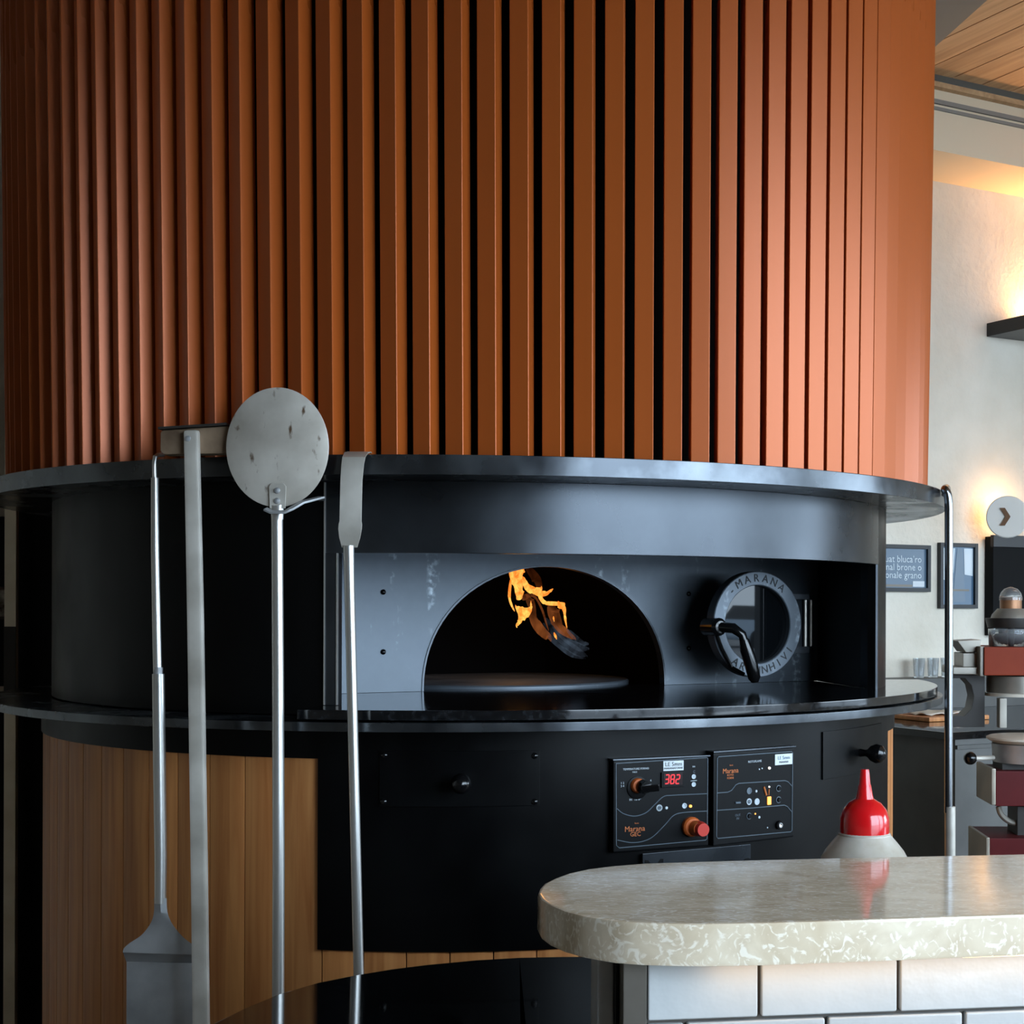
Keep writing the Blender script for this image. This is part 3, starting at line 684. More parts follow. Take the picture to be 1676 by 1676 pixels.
q0, q1 = P1.w(*dx(515, 325), .0042), P1.w(*dx(668, 412), .0042); MB().box((q0 + q1) / 2, (abs((q1 - q0).dot(P1.ex)), .0008, abs(q0.z - q1.z)), P1.ex, P1.n, Z).build('display_window', 'screen_dark', sc)
# seven-segment digits
SEG = {'3': 'abgcd', '8': 'abcdefg', '2': 'abged'}
for i, ch in enumerate('382'):
    cx, cy = dx(542 + i * 43, 369); W_, H_ = 5.6 / 2, 14.2 / 2; sl = .09
    P = {'tl': (-W_, -H_), 'tr': (W_, -H_), 'ml': (-W_, 0), 'mr': (W_, 0), 'bl': (-W_, H_), 'br': (W_, H_)}
    ends = {'a': ('tl', 'tr'), 'b': ('tr', 'mr'), 'c': ('mr', 'br'), 'd': ('bl', 'br'), 'e': ('ml', 'bl'), 'f': ('tl', 'ml'), 'g': ('ml', 'mr')}
    mb = MB()
    for sg_ in SEG[ch]:
        a, b = (P[k] for k in ends[sg_]); pa = P1.w(cx + a[0] - a[1] * sl, cy + a[1] - a[0] * .1, .0052); pb = P1.w(cx + b[0] - b[1] * sl, cy + b[1] - b[0] * .1, .0052)
        e = (pb - pa) * .06; mb.strip([pa + e, pb - e], .0021, .0006, P1.n)
    mb.build('digit', 'led_red', sc)
P1.disc(*dx(765, 350), 4.2, .001, 'white_ink', 'printed_ring', .65); P1.disc(*dx(765, 413), 4.2, .001, 'white_ink', 'printed_ring', .6); P1.txt(*dx(765, 270), '380', 3); P1.txt(*dx(768, 312), 'C', 5, 'line_ink'); P1.line([dx(740, 385), dx(790, 381)], 'white_ink', .0007)
P1.disc(*dx(488, 602), 5.8, .001, 'white_ink', 'printed_ring', .8); P1.disc(*dx(488, 602), 3, .0012, 'line_ink', 'printed_ring', .4); P1.disc(*dx(546, 602), 2.6, .0012, 'white_ink', 'printed_dot')
P1.disc(*dx(690, 585), 4.8, .001, 'white_ink', 'printed_ring', .7); P1.disc(*dx(738, 588), 2.6, .003, 'led_amber', 'indicator_light')
P1.txt(*dx(305, 726), 'forni', 3, 'orange_ink'); P1.txt(*dx(290, 772), 'Marana', 10, 'orange_ink'); P1.txt(*dx(295, 815), 'GEC', 8, 'orange_ink')
P1.disc(*dx(740, 752), 17.5, .012, 'orange_plastic', 'stop_button_base'); P1.disc(*dx(755, 755), 13, .03, 'orange_plastic', 'stop_button_stem'); P1.disc(*dx(768, 758), 13.5, .04, 'button_red', 'stop_button')

P2 = Panel(dx(1255, 500), (1168, 1233), (1300, 1370), 'black control panel with small buttons and an amber light')
P2.line([dx(*q) for q in ((955, 205), (965, 190), (1555, 148), (1562, 160), (1556, 785), (1545, 795), (960, 848), (948, 835), (955, 205))])
P2.line([dx(*q) for q in ((955, 482), (1040, 475), (1070, 460), (1105, 415), (1130, 404), (1500, 382), (1525, 392), (1558, 428))])
P2.line([dx(*q) for q in ((950, 622), (1250, 602), (1495, 580), (1520, 592), (1555, 635))])
P2.txt(*dx(1068, 258), 'forni', 3, 'orange_ink'); P2.txt(*dx(1062, 304), 'Marana', 9.5, 'orange_ink'); P2.txt(*dx(1060, 350), 'ROTO\nFORNI', 4, 'orange_ink'); P2.txt(*dx(1258, 228), 'ROTOFLAME', 4.2)
lb = P2.rect(*dx(1420, 172), *dx(1560, 248), .001, 'label_white', 'sticker')
text('printed_text', 'LE 5mm', .010, 'poster_blue', P2.w(*dx(1490, 198), .0014), P2.ex, Z, lb, .0002); text('printed_text', 'MARANA', .006, 'dark_ink', P2.w(*dx(1490, 232), .0014), P2.ex, Z, lb, .0002)
for x, y in ((1294, 290), (1316, 284)): P2.disc(*dx(x, y), 1.5, .001, 'white_ink', 'printed_dot')
P2.disc(*dx(1373, 281), 2.6, .003, 'led_white', 'indicator_light')
for x, y in ((1212, 465), (1212, 552), (1275, 552), (1212, 668)): P2.disc(*dx(x, y), 6, .001, 'white_ink' if y == 552 else 'line_ink', 'printed_ring', .75)
P2.disc(*dx(1212, 552), 3.6, .0012, 'line_ink', 'printed_dot'); P2.disc(*dx(1212, 668), 4.6, .004, 'panel_black', 'button')
for x, y in ((1450, 445), (1450, 537)): P2.disc(*dx(x, y), 6.2, .001, 'line_ink', 'printed_ring', .75); P2.disc(*dx(x, y), 4.4, .004, 'panel_black', 'button')
P2.disc(*dx(1270, 468), 2.4, .001, 'white_ink', 'printed_dot'); P2.disc(*dx(1294, 678), 2.4, .001, 'white_ink', 'printed_dot'); P2.disc(*dx(1262, 650), 1.5, .001, 'led_amber', 'indicator_light')
P2.line([dx(1330, 432), dx(1350, 500)], 'orange_ink', .0022); P2.line([dx(1372, 450), dx(1370, 500)], 'orange_ink', .001); P2.rect(*dx(1358, 512), *dx(1384, 575), .003, 'led_amber', 'indicator_light'); P2.disc(*dx(1373, 432), 1.7, .002, 'led_white', 'indicator_light')
P2.line([dx(1100, 562), dx(1140, 559)], 'line_ink', .0022); P2.txt(*dx(1120, 675), 'OUT\nIN', 4.5, 'line_ink')
P2.disc(*dx(1450, 740), 8, .005, 'panel_black', 'key_switch'); P2.disc(*dx(1450, 740), 4.6, .0075, 'dull_steel', 'key_switch', .7); P2.disc(*dx(1448, 743), 2.2, .008, 'led_white', 'indicator_light'); P2.disc(*dx(1360, 762), 1.4, .001, 'white_ink', 'printed_dot')
for (x, y) in ((1590, 125), (1578, 790)): pass

# ================================================================== TOOLS HANGING ON THE LEDGE
YV = Vector((0, 1, 0)); XV = Vector((1, 0, 0))
def ledge_depth(px, gap): return on_cyl(px, 760, R_L).y - gap
# scraping shovel (long round handle, flared blade below)
d0 = ledge_depth(265, .055)
def q(px, py, dd=0.0, d=None): return at(px, py, (d if d else d0) + dd)
t = thing('oven_shovel', q(262, 1676), 'steel oven shovel hanging blade down with a flared square blade', 'oven tool')
MB().tube([q(*p) for p in ((253.5, 782), (254, 900), (257, 1060), (258, 1100))], [.0068, .0074, .0078, .0078], 16).build('handle_tube', 'steel', t)
MB().tube([q(259, 1092), q(258.5, 1104)], .0084, 16).build('handle_collar', 'dull_steel', t)
MB().tube([q(*p) for p in ((259, 1103), (261, 1250), (263, 1400), (262.5, 1478))], [.0108, .0112, .0108, .0102], 18).build('handle_sleeve', 'steel', t)
MB().tube([q(253, 785), q(252.5, 756), q(254, 748), q(258, 745, .01), q(264, 744, .05), q(267, 744, .10)], .0042, 10).build('hook_rod', 'steel', t)
def blade_outline(pts): return [q(x, y) for x, y in pts]
mb = MB(); L = smooth(((252, 1470), (252, 1492), (247, 1510), (232, 1530), (213, 1543), (203, 1552), (201, 1559)), 5); Rr = smooth(((273, 1470), (274, 1492), (282, 1512), (299, 1533), (318, 1548), (327, 1556), (329, 1563)), 5)
mb.loft([[q(a[0], a[1], -.004 + .0), q((a[0] + b[0]) / 2, (a[1] + b[1]) / 2, -.009 + .006 * i / len(L)), q(b[0], b[1], -.004), q(b[0], b[1], .0), q(a[0], a[1], 0)] for i, (a, b) in enumerate(zip(L, Rr))])
mb.build('blade_shoulder', 'dull_steel', t, smooth=True)
mb = MB(); mb.prism([q(201, 1558), q(329, 1562), q(326, 1577, .02), q(207, 1575, .02)], (0, .004, 0)); mb.build('blade_fold', 'dull_steel', t)
mb = MB(); mb.prism([q(207, 1574, .018), q(326, 1577, .018), q(324, 1800, .014), q(206, 1800, .014)], (0, .003, 0)); mb.build('blade', 'dull_steel', t, bevel=.0008)

# brush head on a square tube
d1 = ledge_depth(320, .085)
t = thing('oven_brush', at(330, 1676, d1), 'oven brush with a flat square tube handle and a stained brown head', 'oven tool')
MB().strip([at(314, 704, d1), at(320, 1000, d1), at(326, 1400, d1), at(331, 1800, d1)], [.0268, .0285, .0290, .0295], .018, (0, -1, 0)).build('handle', 'worn_steel', t, bevel=.0065)
pb = at(308, 718, d1 - .007); MB().lathe(pb, [(.001, 0), (.0058, 0), (.005, .003), (.001, .004)], 16, -YV).build('bolt', 'dull_steel', t)
mb = MB(); ol = [(262, 708), (266, 704), (372, 697), (380, 702), (380, 738), (374, 742), (268, 744), (262, 738)]
mb.prism([at(x, y, d1 + .008) for x, y in ol], (0, .035, 0)); mb.build('brush_head', noisy(mat('stained_wood_block', srgb(110, 88, 68), .5), srgb(84, 66, 50), srgb(136, 114, 92), scale=14, detail=8), t, bevel=.003)
MB().strip([at(265, 703, d1 + .02), at(376, 696, d1 + .02)], .045, .004, (0, 0, 1)).build('head_plate', 'machine_dark', t)

# round turning peel
d2 = ledge_depth(455, .045)
t = thing('turning_peel', at(455, 1676, d2), 'round turning peel with a scorched aluminium disc on a long steel pole', 'oven tool')
c = at(454, 732, d2); rx = 84 * d2 / F; rz = 98 * d2 / F; mb = MB(); sg = 64; nn = Vector((.0, -1, 0))
mb.loft([[c + XV * (r * rx * cos(2 * pi * j / sg)) + Z * (r * rz * sin(2 * pi * j / sg)) + YV * y for j in range(sg)] for r, y in ((.001, 0), (.985, 0), (1, .0008), (1, .0025), (.985, .003), (.001, .003))], cap=False)
mb.build('disc', 'peel', t)
mb = MB(); mb.prism([at(x, y, d2 - .004) for x, y in ((441, 832), (440, 796), (443, 791), (464, 791), (468, 796), (467, 832))], (0, .003, 0)); mb.build('bracket', 'worn_steel', t, bevel=.001)
for y in (803, 820): MB().lathe(at(453.5, y, d2 - .004), [(.001, 0), (.0056, 0), (.0045, .003), (.001, .0042)], 16, -YV).build('rivet', 'dull_steel', t)
MB().tube([at(453, 826, d2 - .001), at(454, 836, d2 + .002), at(454, 850, d2 + .004)], 0, 16, flat=[(.0115, .005), (.0115, .008), (.0108, .0105)], ref=(0, 1, 0)).build('socket', 'steel', t)
MB().tube([at(453.5, 845, d2 + .004), at(455, 1100, d2 + .004), at(456, 1400, d2 + .004), at(455, 1760, d2 + .004)], [.0102, .0104, .0106, .0106], 18).build('pole', 'steel', t)
hk = thing('peel_hook', at(445, 836, d2 + .03), 'small dark steel hook bracket holding up the round turning peel', 'hook')
mb = MB(); mb.strip([at(434, 833, d2 - .016), at(444, 838, d2 - .018), at(466, 838, d2 - .018), at(478, 832, d2 - .012), at(495, 822, d2 - .0), at(526, 814, d2 + .02), at(527, 818, d2 + .13)], .012, .004, (0, -.35, 1)); mb.build('hook_bar', 'dull_steel', hk, bevel=.001)

# hooked flat bar on a pole
d3 = ledge_depth(575, .035)
t = thing('hooked_scraper', at(585, 1676, d3), 'oven scraper with a broad bent steel strap hooked over the oven ledge', 'oven tool')
mb = MB(); mb.strip([at(586, 738, d3 + .10), at(585, 736, d3 + .06), at(583, 739, d3 + .02), at(579, 746, d3 + .004), at(576, 758, d3), at(574, 790, d3), at(573, 850, d3), at(573, 866, d3), at(573, 876, d3 + .002), at(571, 900, d3 + .004)], [.045, .045, .0445, .043, .041, .041, .040, .040, .034, .022], [.004] * 7 + [.006, .006, .006], (0, -.1, 1))
mb = MB()
prof = [(590, 741, .10, 20, 2), (588, 739, .06, 20, 2), (583, 740, .02, 19.5, 3), (579, 748, .004, 19, 3), (577, 760, .0, 18.5, 3), (575, 785, 0, 18, 3), (574, 820, 0, 18, 3), (573.5, 853, 0, 18, 3), (573, 858, -.002, 19, 5), (572.5, 866, -.002, 19, 5), (572, 880, .0, 17, 5), (571.5, 896, .002, 12.5, 6)]
rings = []
for x, y, dd, hw, th in prof:
    p = at(x, y, d3 + dd); w = hw * d3 / F; th_ = th * .001
    nv = Vector((0, -1, 0)) if y > 745 else Vector((0, -.5, .87)) if y > 741 else Vector((0, 0, 1))
    rings.append([p - XV * w, p + XV * w, p + XV * w - nv * th_, p - XV * w - nv * th_])
mb.loft(rings); mb.build('strap', 'worn_steel', t, bevel=.0008)
MB().tube([at(570.5, 893, d3 + .004), at(572, 960, d3 + .006), at(579, 1250, d3 + .006), at(587, 1590, d3 + .006), at(591, 1760, d3 + .006)], [.0098, .0092, .0092, .0092, .0092], 16).build('pole', 'steel', t)

# tool hanging at the far right tip of the ledge
d4 = on_cyl(1540, 800, R_L).y - .05
t = thing('hanging_pole_tool', at(1552, 1420, d4), 'steel pole with a bent top hooked over the ledge beside the posters', 'oven tool')
pa = phi_of(on_cyl(1540, 800, R_L))
hk_ = [cyl(pa, R_L + .0105, Z_LT - .014), cyl(pa, R_L + .0125, Z_LT + .002), at(1546.5, 801.5, d4 + .005), at(1550, 807, d4), at(1552, 817, d4), at(1553, 832, d4)]
MB().tube([Vector(p) for p in smooth([tuple(p) for p in hk_], 4)] + [at(1553, 1000, d4), at(1552.5, 1330, d4)], .0095, 16).build('pole', 'dark_pole', t)
MB().tube([at(1555, 1320, d4), at(1555, 1450, d4), at(1555, 1520, d4)], .0122, 16).build('handle_sleeve', 'worn_steel', t)

# ================================================================== STONE BAR IN FRONT
H_BAR, T_BAR = .949, .049
AB = R(8.6); EB = Vector((cos(AB), sin(AB), 0)); FB = Vector((sin(AB), -cos(AB), 0))      # along, toward the camera
top_px = [(1676, 1495.6), (1347, 1507), (1249, 1510), (1150, 1511.5), (1103, 1511), (1050, 1509.5), (1006, 1506.5), (957, 1499), (925, 1491), (900, 1481), (886, 1471.5), (880, 1462), (883, 1453.5), (891, 1445), (908, 1436.5), (930, 1428.5), (960, 1422), (1000, 1417), (1055, 1412.5), (1201, 1408), (1347, 1404.5), (1676, 1397.5)]
pts = [on_h(x, y, H_BAR) for x, y in top_px]
pts = [pts[0] + EB * 1.6] + pts + [pts[-1] + EB * 1.6]
bar = thing('stone_bar', on_h(1300, 1510, H_BAR) - Z * H_BAR, 'raised bar with a pale speckled stone top over white glazed tiles', 'bar counter')
MB().prism([p - Z * T_BAR for p in pts], (0, 0, T_BAR)).build('stone_top', 'stone', bar, bevel=.005)
f0 = on_h(1258, 1510, H_BAR); f0 = Vector((f0.x, f0.y, 0)) - FB * .045                      # foot of the tile plane, below the joint at x = 1258
def tp(px, py): return on_plane(px, py, f0, FB)
a0 = (tp(1060, 1600) - f0).dot(EB); a1 = 2.2; DEPTH = .20
zb = H_BAR - T_BAR
core = MB(); core.box(f0 + EB * ((a0 + a1) / 2) - FB * (DEPTH / 2 + .008) + Z * ((zb - .001) / 2), (a1 - a0, DEPTH, zb - .002), EB, FB, Z); core.build('grout_wall', 'mortar', bar, smooth=False)
TW = (tp(1485, 1600) - tp(1258, 1600)).length; j = .0042; TH_ = .0745
z_row = tp(1258, 1669).z
def tile_mesh(w, h):
    me, _ = MB().box((0, 0, 0), (w, .010, h)).mesh('tile', bevel=.003, org=(0, 0, 0), seg=3); return me
tm = {}
row = 0; zt = zb - .0006; zb_ = z_row
while zb_ > .02:
    h = zt - zb_ - j; a = -TW * (2 if row % 2 == 0 else 1.52)
    while a < a1:
        s0, s1 = max(a + j / 2, a0), min(a + TW - j / 2, a1)
        if s1 - s0 > .012:
            k = (round(s1 - s0, 4), round(h, 4))
            if k not in tm: tm[k] = tile_mesh(*k)
            place('tile', tm[k], 'tile', f0 + EB * ((s0 + s1) / 2) + FB * -.003 + Z * ((zt + zb_ + j) / 2), bar, rot=(0, 0, AB))
        a += TW
    zt = zb_; zb_ -= TH_ + j; row += 1
# steel end frame; matte black box paints the shade in the gap between posts
for x0, x1, m, dd in ((1020, 1059, 'post_brown', .0), (1014, 1020, 'matte_black', .03), (986, 1014, 'dull_steel', .05)):
    p, q_ = tp(x0, 1600), tp(x1, 1600); w = (q_ - p).length; c = (p + q_) / 2; c.z = zb / 2 - .0005
    MB().box(c - FB * (.03 + dd), (w, .06, zb - .002), EB, FB, Z).build('end_post_or_gap', m, bar, bevel=.0015)
# warm strip light under the top
sp = f0 + EB * (a0 + 1.02) + Z * (zb - .004) + FB * .032
MB().box(sp + Z * .0056, (1.9, .008, .002), EB, FB, Z).build('light_strip', 'glow', bar)
ad = bpy.data.lights.new('bar_strip_light', 'AREA'); ad.shape = 'RECTANGLE'; ad.size = 1.9; ad.size_y = .012; ad.energy = .55; ad.color = (1, .66, .36)
ao = bpy.data.objects.new('bar_strip_light', ad); col.objects.link(ao); ao.location = sp - Z * .001; ao.rotation_euler = (R(35), 0, AB)

# black granite work counter behind the bar
H_G = .75
g = [on_h(x, y, H_G) for x, y in ((985, 1565.5), (920, 1565.5), (850, 1567), (780, 1571), (700, 1578.5), (640, 1586), (580, 1596), (520, 1608), (455, 1627), (400, 1650), (345, 1677))]
e0 = g[0]; last = g[-1]
far = e0 + EB * 2.4
near = [last + Vector((-.02, -.12, 0)), last + Vector((.02, -.2, 0)), last + Vector((.12, -.27, 0)), Vector((-.12, last.y - .27, H_G))]
nb = tp(1000, 1600); nb = Vector((nb.x, nb.y, H_G)) - FB * (DEPTH + .06)
near += [Vector((nb.x - .06, last.y - .27, H_G)), nb - EB * .06, nb + EB * 2.3]
wc = thing('granite_work_counter', Vector((.3, 2.15, 0)), 'polished black granite work counter with a rounded end behind the bar', 'counter')
MB().prism([p - Z * .03 for p in [far] + g + near], (0, 0, .03)).build('granite_top', 'granite', wc, bevel=.003)
cb = MB(); cb.prism([Vector((p.x, p.y, .0)) for p in (e0 - EB * .25 + FB * .06, e0 + EB * 2.35 + FB * .06, nb + EB * 2.2 - FB * .03, nb - EB * .05 - FB * .03)], (0, 0, H_G - .031)); cb.build('cabinet_body', 'matte_black', wc, smooth=False)

# squeeze bottle with a red nozzle cap
bz = at(1415, 1380, 2.26); bc = Vector((bz.x, bz.y, H_G)); pxm = 2.26 / F
def bzh(y): return at(1415, y, 2.26).z - H_G
bt = thing('squeeze_bottle', bc, 'squat clear squeeze bottle with a glossy red nozzle cap', 'bottle')
MB().lathe(bc, [(.001, .0005), (.058, .0005), (.064, .006), (.066, .05), (.066, bzh(1420) - .03), (.064, bzh(1404)), (.058, bzh(1392)), (.048, bzh(1378)), (.040, bzh(1368)), (.036, bzh(1362)), (.001, bzh(1361))], 40).build('bottle_body', 'clear_plastic', bt)
MB().lathe(bc, [(40 * pxm, bzh(1363)), (40.5 * pxm, bzh(1352)), (40 * pxm, bzh(1338)), (36 * pxm, bzh(1325)), (27 * pxm, bzh(1314)), (15 * pxm, bzh(1307)), (13.5 * pxm, bzh(1302)), (10.5 * pxm, bzh(1285)), (9.5 * pxm, bzh(1283)), (7.4 * pxm, bzh(1262)), (6.5 * pxm, bzh(1259)), (.001, bzh(1258.5))], 36).build('nozzle_cap', 'red_plastic', bt)
MB().lathe(bc, [(37 * pxm, bzh(1369)), (43 * pxm, bzh(1368)), (43 * pxm, bzh(1364)), (37 * pxm, bzh(1363.2))], 36).build('neck_ring', 'clear_plastic', bt)

# ================================================================== BACKGROUND ON THE RIGHT
def wp(px, py, off=.0): return on_plane(px, py, AX + N * (N_BACK + off), N)
def frame(x0, x1, y0, y1, name, label, fill):
    a, b = wp(x0, y0, .012), wp(x1, y1, .012); w, h = (b - a).dot(U), a.z - b.z; c = (a + b) / 2
    root = thing(name, Vector((c.x, c.y, b.z)) - N * .011, label, 'picture')
    fw = .016
    for sx in (-1, 1): MB().box(c + U * (sx * (w - fw) / 2), (fw, .022, h), U, N, Z).build('frame_side', 'black_frame', root, bevel=.001)
    for sz in (-1, 1): MB().box(c + Z * (sz * (h - fw) / 2), (w - 2 * fw, .022, fw), U, N, Z).build('frame_side', 'black_frame', root, bevel=.001)
    MB().box(c - N * .004, (w - 2 * fw, .006, h - 2 * fw), U, N, Z).build('print', fill, root)
    return root, c, w, h
rt_, c, w, h = frame(1392, 1521, 889, 969, 'framed_notice', 'framed slate coloured notice with white lettering on the cream wall', 'poster_slate')
for i, s in enumerate(('fired in arcuat bluca\u2019ro', 'original brone o', 'tradizionale grano')):
    text('print_text', s, .040, 'poster_pale', c + Z * (h * (.19 - .17 * i)) + U * (w * .4) + N * .0, U, Z, rt_, .0004, align='RIGHT')
MB().box(c + U * (w * .36) - Z * (h * .33) - N * .0005, (w * .15, .002, h * .12), U, N, Z).build('print_logo', 'label_white', rt_)
MB().box(c + U * (w * .10) - Z * (h * .37) - N * .001, (w * .36, .001, h * .05), U, N, Z).build('print_band', 'poster_tan', rt_)
rt_, c, w, h = frame(1537, 1598, 888, 996, 'framed_poster', 'framed blue poster of a tall tower behind the hanging pole', 'poster_blue')
MB().prism([c + U * (w * x) + Z * (h * y) - N * .0008 for x, y in ((.16, .42), (.40, .42), (.40, .0), (.18, .02))], N * .001).build('print_patch', 'poster_pale', rt_)
MB().prism([c + U * (w * x) + Z * (h * y) - N * .0008 for x, y in ((-.42, .42), (-.08, .42), (-.12, .05), (-.2, -.1), (-.42, -.05))], N * .001).build('print_patch', 'poster_pale', rt_)
MB().prism([c + U * (w * x) + Z * (h * y) - N * .0006 for x, y in ((-.02, .42), (.12, .42), (.2, -.4), (-.14, -.4))], N * .001).build('print_tower', 'poster_slate', rt_)
MB().box(c - Z * (h * .22) + N * .0005, (w * .6, .001, h * .03), U, N, Z).build('print_band', 'poster_tan', rt_)

# disc wall lamp
lc = wp(1649, 846, .16); rl = 34.5 * lc.y / F
toc = (CAM - lc); toc.z = 0; toc.normalize(); lx = Vector((-toc.y, toc.x, 0)); lx = lx if lx.x > 0 else -lx
wl = thing('wall_lamp', wp(1649, 846, .0), 'backlit round white wall lamp with a brown chevron on it', 'lamp')
MB().lathe(lc, [(.001, -.008), (rl, -.008), (rl, .006), (rl - .004, .01), (.001, .01)], 48, toc).build('lamp_disc', 'lamp_disc', wl)
for s in (-1, 1):
    mb = MB(); p0 = lc + toc * .0125; k = rl
    mb.prism([p0 + lx * (k * x) + Z * (k * y * s) for x, y in ((-.35, .42), (-.12, .42), (.14, .0), (-.10, .0))], toc * .004); mb.build('chevron', 'chevron', wl)
MB().tube([wp(1654, 846, .001), lc - toc * .006], .014, 12).build('lamp_arm', 'black_frame', wl)
MB().ball(wp(1654, 846, .07), .022).build('bulb', 'bulb', wl)
def point(name, p, e, c=(1, .55, .25), r=.03):
    l = bpy.data.lights.new(name, 'POINT'); l.energy = e; l.color = c; l.shadow_soft_size = r; o = bpy.data.objects.new(name, l); col.objects.link(o); o.location = p
point('wall_lamp_light', wp(1652, 832, .08), 1.6)

# shelf with a hidden lamp on top, reaching out from the back wall
s0, s1 = wp(1620, 535, .02), None
sh = thing('light_shelf', wp(1640, 545, .0), 'dark floating shelf with a warm glowing light on top', 'shelf')
su = (s0 - AX).dot(U); zt_, zb_ = wp(1621, 530).z, wp(1621, 552).z
MB().box(AX + U * (su + .55) + N * (N_BACK + .1505) + Z * ((zt_ + zb_) / 2), (1.1, .30, zt_ - zb_), U, N, Z).build('shelf_board', 'black_frame', sh, bevel=.003)
MB().box(AX + U * (su + .6) + N * (N_BACK + .06) + Z * (zt_ + .006), (.8, .03, .01), U, N, Z).build('light_strip', 'glow', sh)
ad = bpy.data.lights.new('shelf_light', 'AREA'); ad.shape = 'RECTANGLE'; ad.size = .8; ad.size_y = .05; ad.energy = 15; ad.color = (1, .52, .22)
ao = bpy.data.objects.new('shelf_light', ad); col.objects.link(ao); ao.location = AX + U * (su + .6) + N * (N_BACK + .06) + Z * (zt_ + .014); ao.rotation_euler = (pi, 0, PSI)
# black display board on the wall
a, b = wp(1619, 878, .03), wp(1619, 1040, .03)
bb = thing('black_wall_board', Vector((a.x, a.y, b.z)), 'tall black board on the wall behind the grinder', 'board')
MB().box(a + U * .55 + Z * ((b.z - a.z) / 2), (1.1, .05, a.z - b.z), U, N, Z).build('board_panel', 'matte_black', bb, bevel=.002)
MB().box(a + U * .55 - Z * .02 + N * .028, (1.12, .02, .05), U, N, Z).build('board_rail', 'black_frame', bb, bevel=.002)

# back counter: black top, grey cabinet
H_C = .90; cc = on_h(1552, 1199, H_C); cu, cn = (cc - AX).dot(U), (cc - AX).dot(N)
ct = thing('back_counter', room(cu + 1.5, (cn + N_BACK) / 2), 'grey cabinet counter with a black worktop along the back wall', 'counter')
dl = cn - N_BACK - .002
MB().box(room(cu + 1.6, cn - dl / 2, H_C - .0125), (3.2, dl, .025), U, N, Z).build('worktop', 'granite', ct, bevel=.003)
MB().box(room(cu + 1.62, cn - .012 - (dl - .014) / 2, (H_C - .026) / 2), (3.16, dl - .014, H_C - .026), U, N, Z).build('cabinet', 'grey_cabinet', ct, smooth=False)
MB().box(room(cu + 1.62, cn - .006, H_C - .05), (3.16, .01, .012), U, N, Z).build('top_rail', 'grey_cabinet', ct, smooth=False)
MB().box(room(cu + 1.62, N_BACK + .09, (H_C + 1.02) / 2), (3.1, .16, .119), U, N, Z).build('back_ledge', 'grey_cabinet', ct, smooth=False)
# tumblers on the back ledge
gm, _ = MB().lathe((0, 0, 0), [(.001, 0), (.020, 0), (.0245, .078), (.023, .078), (.019, .006), (.001, .006)], 24).mesh('drinking_glass', org=(0, 0, 0))
for i, x in enumerate((1504, 1527, 1549)):
    p = on_plane(x, 1100, AX + N * (N_BACK + .08), N); uu = (p - AX).dot(U)
    place('drinking_glass', gm, 'jar_glass', room(uu, N_BACK + .08, 1.0200), label='clear drinking glass standing on the ledge below the posters', cat='glass', group='glasses on the back ledge')

# grinder on the back counter
GD = 4.72
def gp(px, py, dd=0.0): return at(px, py, GD + dd)
gpm = GD / F
gr = thing('coffee_grinder', Vector((gp(1640, 1190).x, GD, H_C)), 'grey metal grinder with a domed glass hopper and an orange red panel', 'grinder')
def col_(x0, x1, prof, name, m, dd=.12, seg=32):
    c = gp((x0 + x1) / 2, 1100, dd); c.z = 0
    return MB().lathe(c, [(r * gpm, at(1640, y, GD).z) for r, y in prof], seg).build(name, m, gr)
col_(1632, 1676, [(19, 982), (19, 977), (17, 970), (11, 963), (3, 960), (.3, 959.5)], 'dome_lid', 'jar_glass')
col_(1632, 1676, [(18, 996), (18, 978), (.3, 978)], 'lid_band', noisy(mat('copper_band', srgb(150, 104, 72), .4, .4), srgb(140, 96, 66), srgb(164, 118, 84), scale=20))
col_(1632, 1676, [(.3, 1012), (33, 1012), (31, 1006), (22, 996), (.3, 995.5)], 'hopper_cone', 'machine_grey')
col_(1632, 1676, [(.3, 1028), (38, 1028), (42, 1014), (42, 1012), (.3, 1011.5)], 'hopper_rim', 'machine_dark')
col_(1632, 1676, [(36, 1059), (37, 1030), (35, 1030), (34, 1058), (36, 1059)], 'glass_hopper', 'jar_glass')
col_(1632, 1676, [(.3, 1059), (6, 1059), (6, 1012), (.3, 1012)], 'hopper_shaft', 'machine_dark')
def slab_px(x0, x1, y0, y1, dd, depth, name, m, bev=.003):
    a, b = gp(x0, y0, dd), gp(x1, y1, dd); c = (a + b) / 2
    return MB().box(c + YV * (depth / 2), (b.x - a.x, depth, a.z - b.z)).build(name, m, gr, bevel=bev)
slab_px(1611, 1760, 1059, 1106, 0, .26, 'red_housing', 'machine_red')
slab_px(1604, 1611, 1058, 1107, .01, .24, 'side_plate', 'machine_grey')
mb = MB(); mb.prism([gp(x, y, .06) for x, y in ((1567, 1049), (1606, 1047), (1604, 1067), (1581, 1068))], (0, .14, 0)); mb.build('chute', 'machine_grey', gr, bevel=.002)
slab_px(1576, 1604, 1069, 1092, .06, .14, 'chute_box', 'machine_grey')
slab_px(1560, 1606, 1092, 1104, .04, .18, 'arm_bracket', 'machine_grey')
col_(1632, 1702, [(.3, 1138), (53, 1138), (53, 1108), (.3, 1107)], 'motor_drum', 'machine_grey')
col_(1632, 1702, [(.3, 1143), (56, 1142), (57, 1137), (53, 1136), (.3, 1136)], 'drum_flange', 'white_enamel')
slab_px(1636, 1648, 1143, 1192, .0, .04, 'support_post', 'machine_grey')
